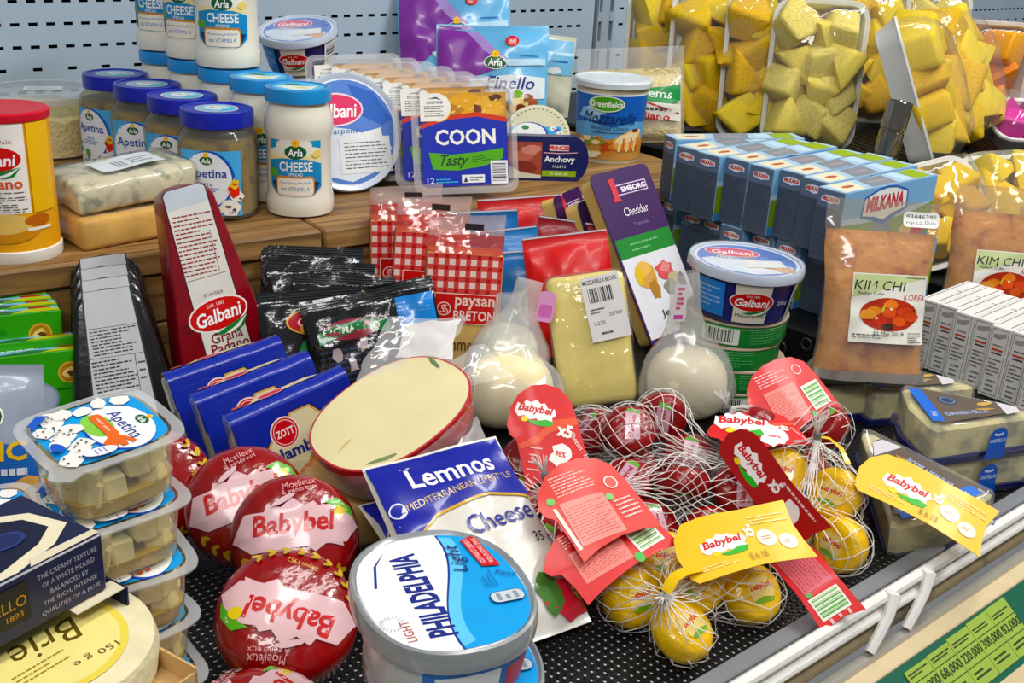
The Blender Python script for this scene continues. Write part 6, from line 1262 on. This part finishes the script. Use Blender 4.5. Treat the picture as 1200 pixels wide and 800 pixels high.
BALLS = {
'A': [(0.5250, 0.5716, 0.0300), (0.4846, 0.5346, 0.0238), (0.5057, 0.4998, 0.0312), (0.4622, 0.4779, 0.0220), (0.4844, 0.4430, 0.0220)],
'B': [(0.5769, 0.5536, 0.0476), (0.5779, 0.5155, 0.0639), (0.6190, 0.5199, 0.0633), (0.6137, 0.4847, 0.0422), (0.5889, 0.5124, 0.0241)],
'C': [(0.5532, 0.4908, 0.0375), (0.5769, 0.4577, 0.0446), (0.5711, 0.4239, 0.0213), (0.6051, 0.4274, 0.0446), (0.5429, 0.4542, 0.0213)],
'D': [(0.6610, 0.4604, 0.0640), (0.6970, 0.4665, 0.0446), (0.7252, 0.4388, 0.0570), (0.6977, 0.4235, 0.0301), (0.6457, 0.4598, 0.0255)],
'E': [(0.6485, 0.4219, 0.0474), (0.6639, 0.3838, 0.0420), (0.5987, 0.3827, 0.0472), (0.6391, 0.3580, 0.0213), (0.6273, 0.3977, 0.0213)],
'F': [(0.4687, 0.4022, 0.0213), (0.5196, 0.4170, 0.0213), (0.5369, 0.3580, 0.0213), (0.4686, 0.3580, 0.0213), (0.5028, 0.3800, 0.0291)]}
TIES = {'A': (.478, .500, .062), 'B': (.628, .432, .052), 'C': (.522, .481, .052), 'D': (.648, .478, .078), 'E': (.666, .408, .078), 'F': (.4585, .367, .046)}
DESC = {'A': ('net bag of red wax cheeses beside the blue and white pouch', 'in the net beside the blue and white pouch'), 'B': ('large net bag of red wax cheeses below the yellow block', 'in the net below the yellow block'), 'C': ('net bag of red wax cheeses in the middle above yellow ones', 'in the middle net above the yellow tag'), 'D': ('net bag of red wax cheeses behind the right yellow bag', 'in the net behind the right yellow bag'), 'E': ('right net bag of yellow wax cheeses by the wedge pack', 'in the right yellow net'), 'F': ('front net bag of yellow wax cheeses lying on the mat', 'in the front yellow net')}
protoR = small_cheese('#86091a', '#5a0a18', False); protoY = small_cheese('#e6bb22', '#b8860f', True); used = {'R': False, 'Y': False}; BAGS = {}
ORD = ('leftmost', 'second from left', 'middle', 'second from right', 'rightmost'); rd = random.Random(11)
for key, bs in BALLS.items():
    kind = 'Y' if key in 'EF' else 'R'; pr = protoY if kind == 'Y' else protoR
    def sx(b): d = Vector(b)-cam.location; return d.dot(RT)/d.dot(FW)
    for i, b in enumerate(sorted(bs, key=sx)):
        lb = ('yellow' if kind == 'Y' else 'red')+' wax cheese '+DESC[key][1]+', '+ORD[i]
        view = (cam.location-Vector(b)).normalized(); q = (view+Vector((rd.uniform(-1.5, 1.5), rd.uniform(-1.5, 1.5), rd.uniform(-.2, 1.2)))).to_track_quat('Z', 'Y').to_euler(); q = [math.degrees(a) for a in q]
        if not used[kind]: pr['label'] = lb; put(pr, b, q); used[kind] = True; o = pr
        else: o = copy_tree(pr, lb, b, q)
        o['group'] = 'small yellow wax cheeses in nets' if kind == 'Y' else 'small red wax cheeses in nets'
    BAGS[key] = net_bag(DESC[key][0], bs, TIES[key], '', 0, seed=len(key)+ord(key), tail={'A': (-.004, .004, .014), 'B': (.010, -.004, .008), 'C': (-.012, .006, .006), 'D': (-.006, .004, .014), 'E': (.0, .002, .016), 'F': (-.010, -.008, .006)}[key])
def on(key, p): return tuple(Vector(p)-BAGS[key][1])
RD, YL = '#c9202a', '#e6bf1e'
make_tag(BAGS['A'][0], on('A', (.486, .528, .036)), (-46, -8, -30), .050, .080, 'flag', RD, 'front', .003)
make_tag(BAGS['C'][0], on('C', (.428, .408, .060)), (-64, -8, -8), .062, .068, 'flag', '#cf3a34', 'pale', .003)
make_tag(None, (.418, .392, .042), (-66, -10, 0), .082, .050, 'flag', RD, 'back', .004, label='red tag with green barcode below the pale printed tag')
make_tag(BAGS['B'][0], on('B', (.604, .436, .068)), (-78, -2, -22), .068, .046, 'flag', RD, 'front', .003)
make_tag(BAGS['D'][0], on('D', (.684, .448, .052)), (-50, -14, -8), .066, .062, 'flag', RD, 'back', .002)
make_tag(None, (.588, .440, .078), (-26, 24, -98), .098, .030, 'strip', '#a8141e', 'strip', .003, label='long dark red tag slanting between the red and yellow nets')
make_tag(None, (.564, .372, .032), (-66, 17, -100), .068, .030, 'strip', RD, 'stripback', .005, label='red tag strip with barcode hanging over the front rail')
make_tag(BAGS['F'][0], on('F', (.478, .360, .050)), (-74, -8, -24), .086, .046, 'strip', YL, 'ystrip', .004)
make_tag(BAGS['E'][0], on('E', (.658, .368, .057)), (-66, 16, -66), .098, .042, 'strip', YL, 'ystrip', .004)
ribbon('tag_neck', [on('F', (.459, .367, .049)), on('F', (.466, .367, .057)), on('F', (.476, .367, .0575)), on('F', (.49, .366, .055))], .008, BAGS['F'][0], YL)
ribbon('tag_neck', [on('E', (.667, .409, .079)), on('E', (.676, .404, .077)), on('E', (.678, .394, .072)), on('E', (.668, .380, .068))], .004, BAGS['E'][0], YL)
ribbon('tag_neck', [on('B', (.628, .433, .056)), on('B', (.620, .440, .066)), on('B', (.616, .450, .070)), on('B', (.615, .458, .070))], .006, BAGS['B'][0], '#a8141e')
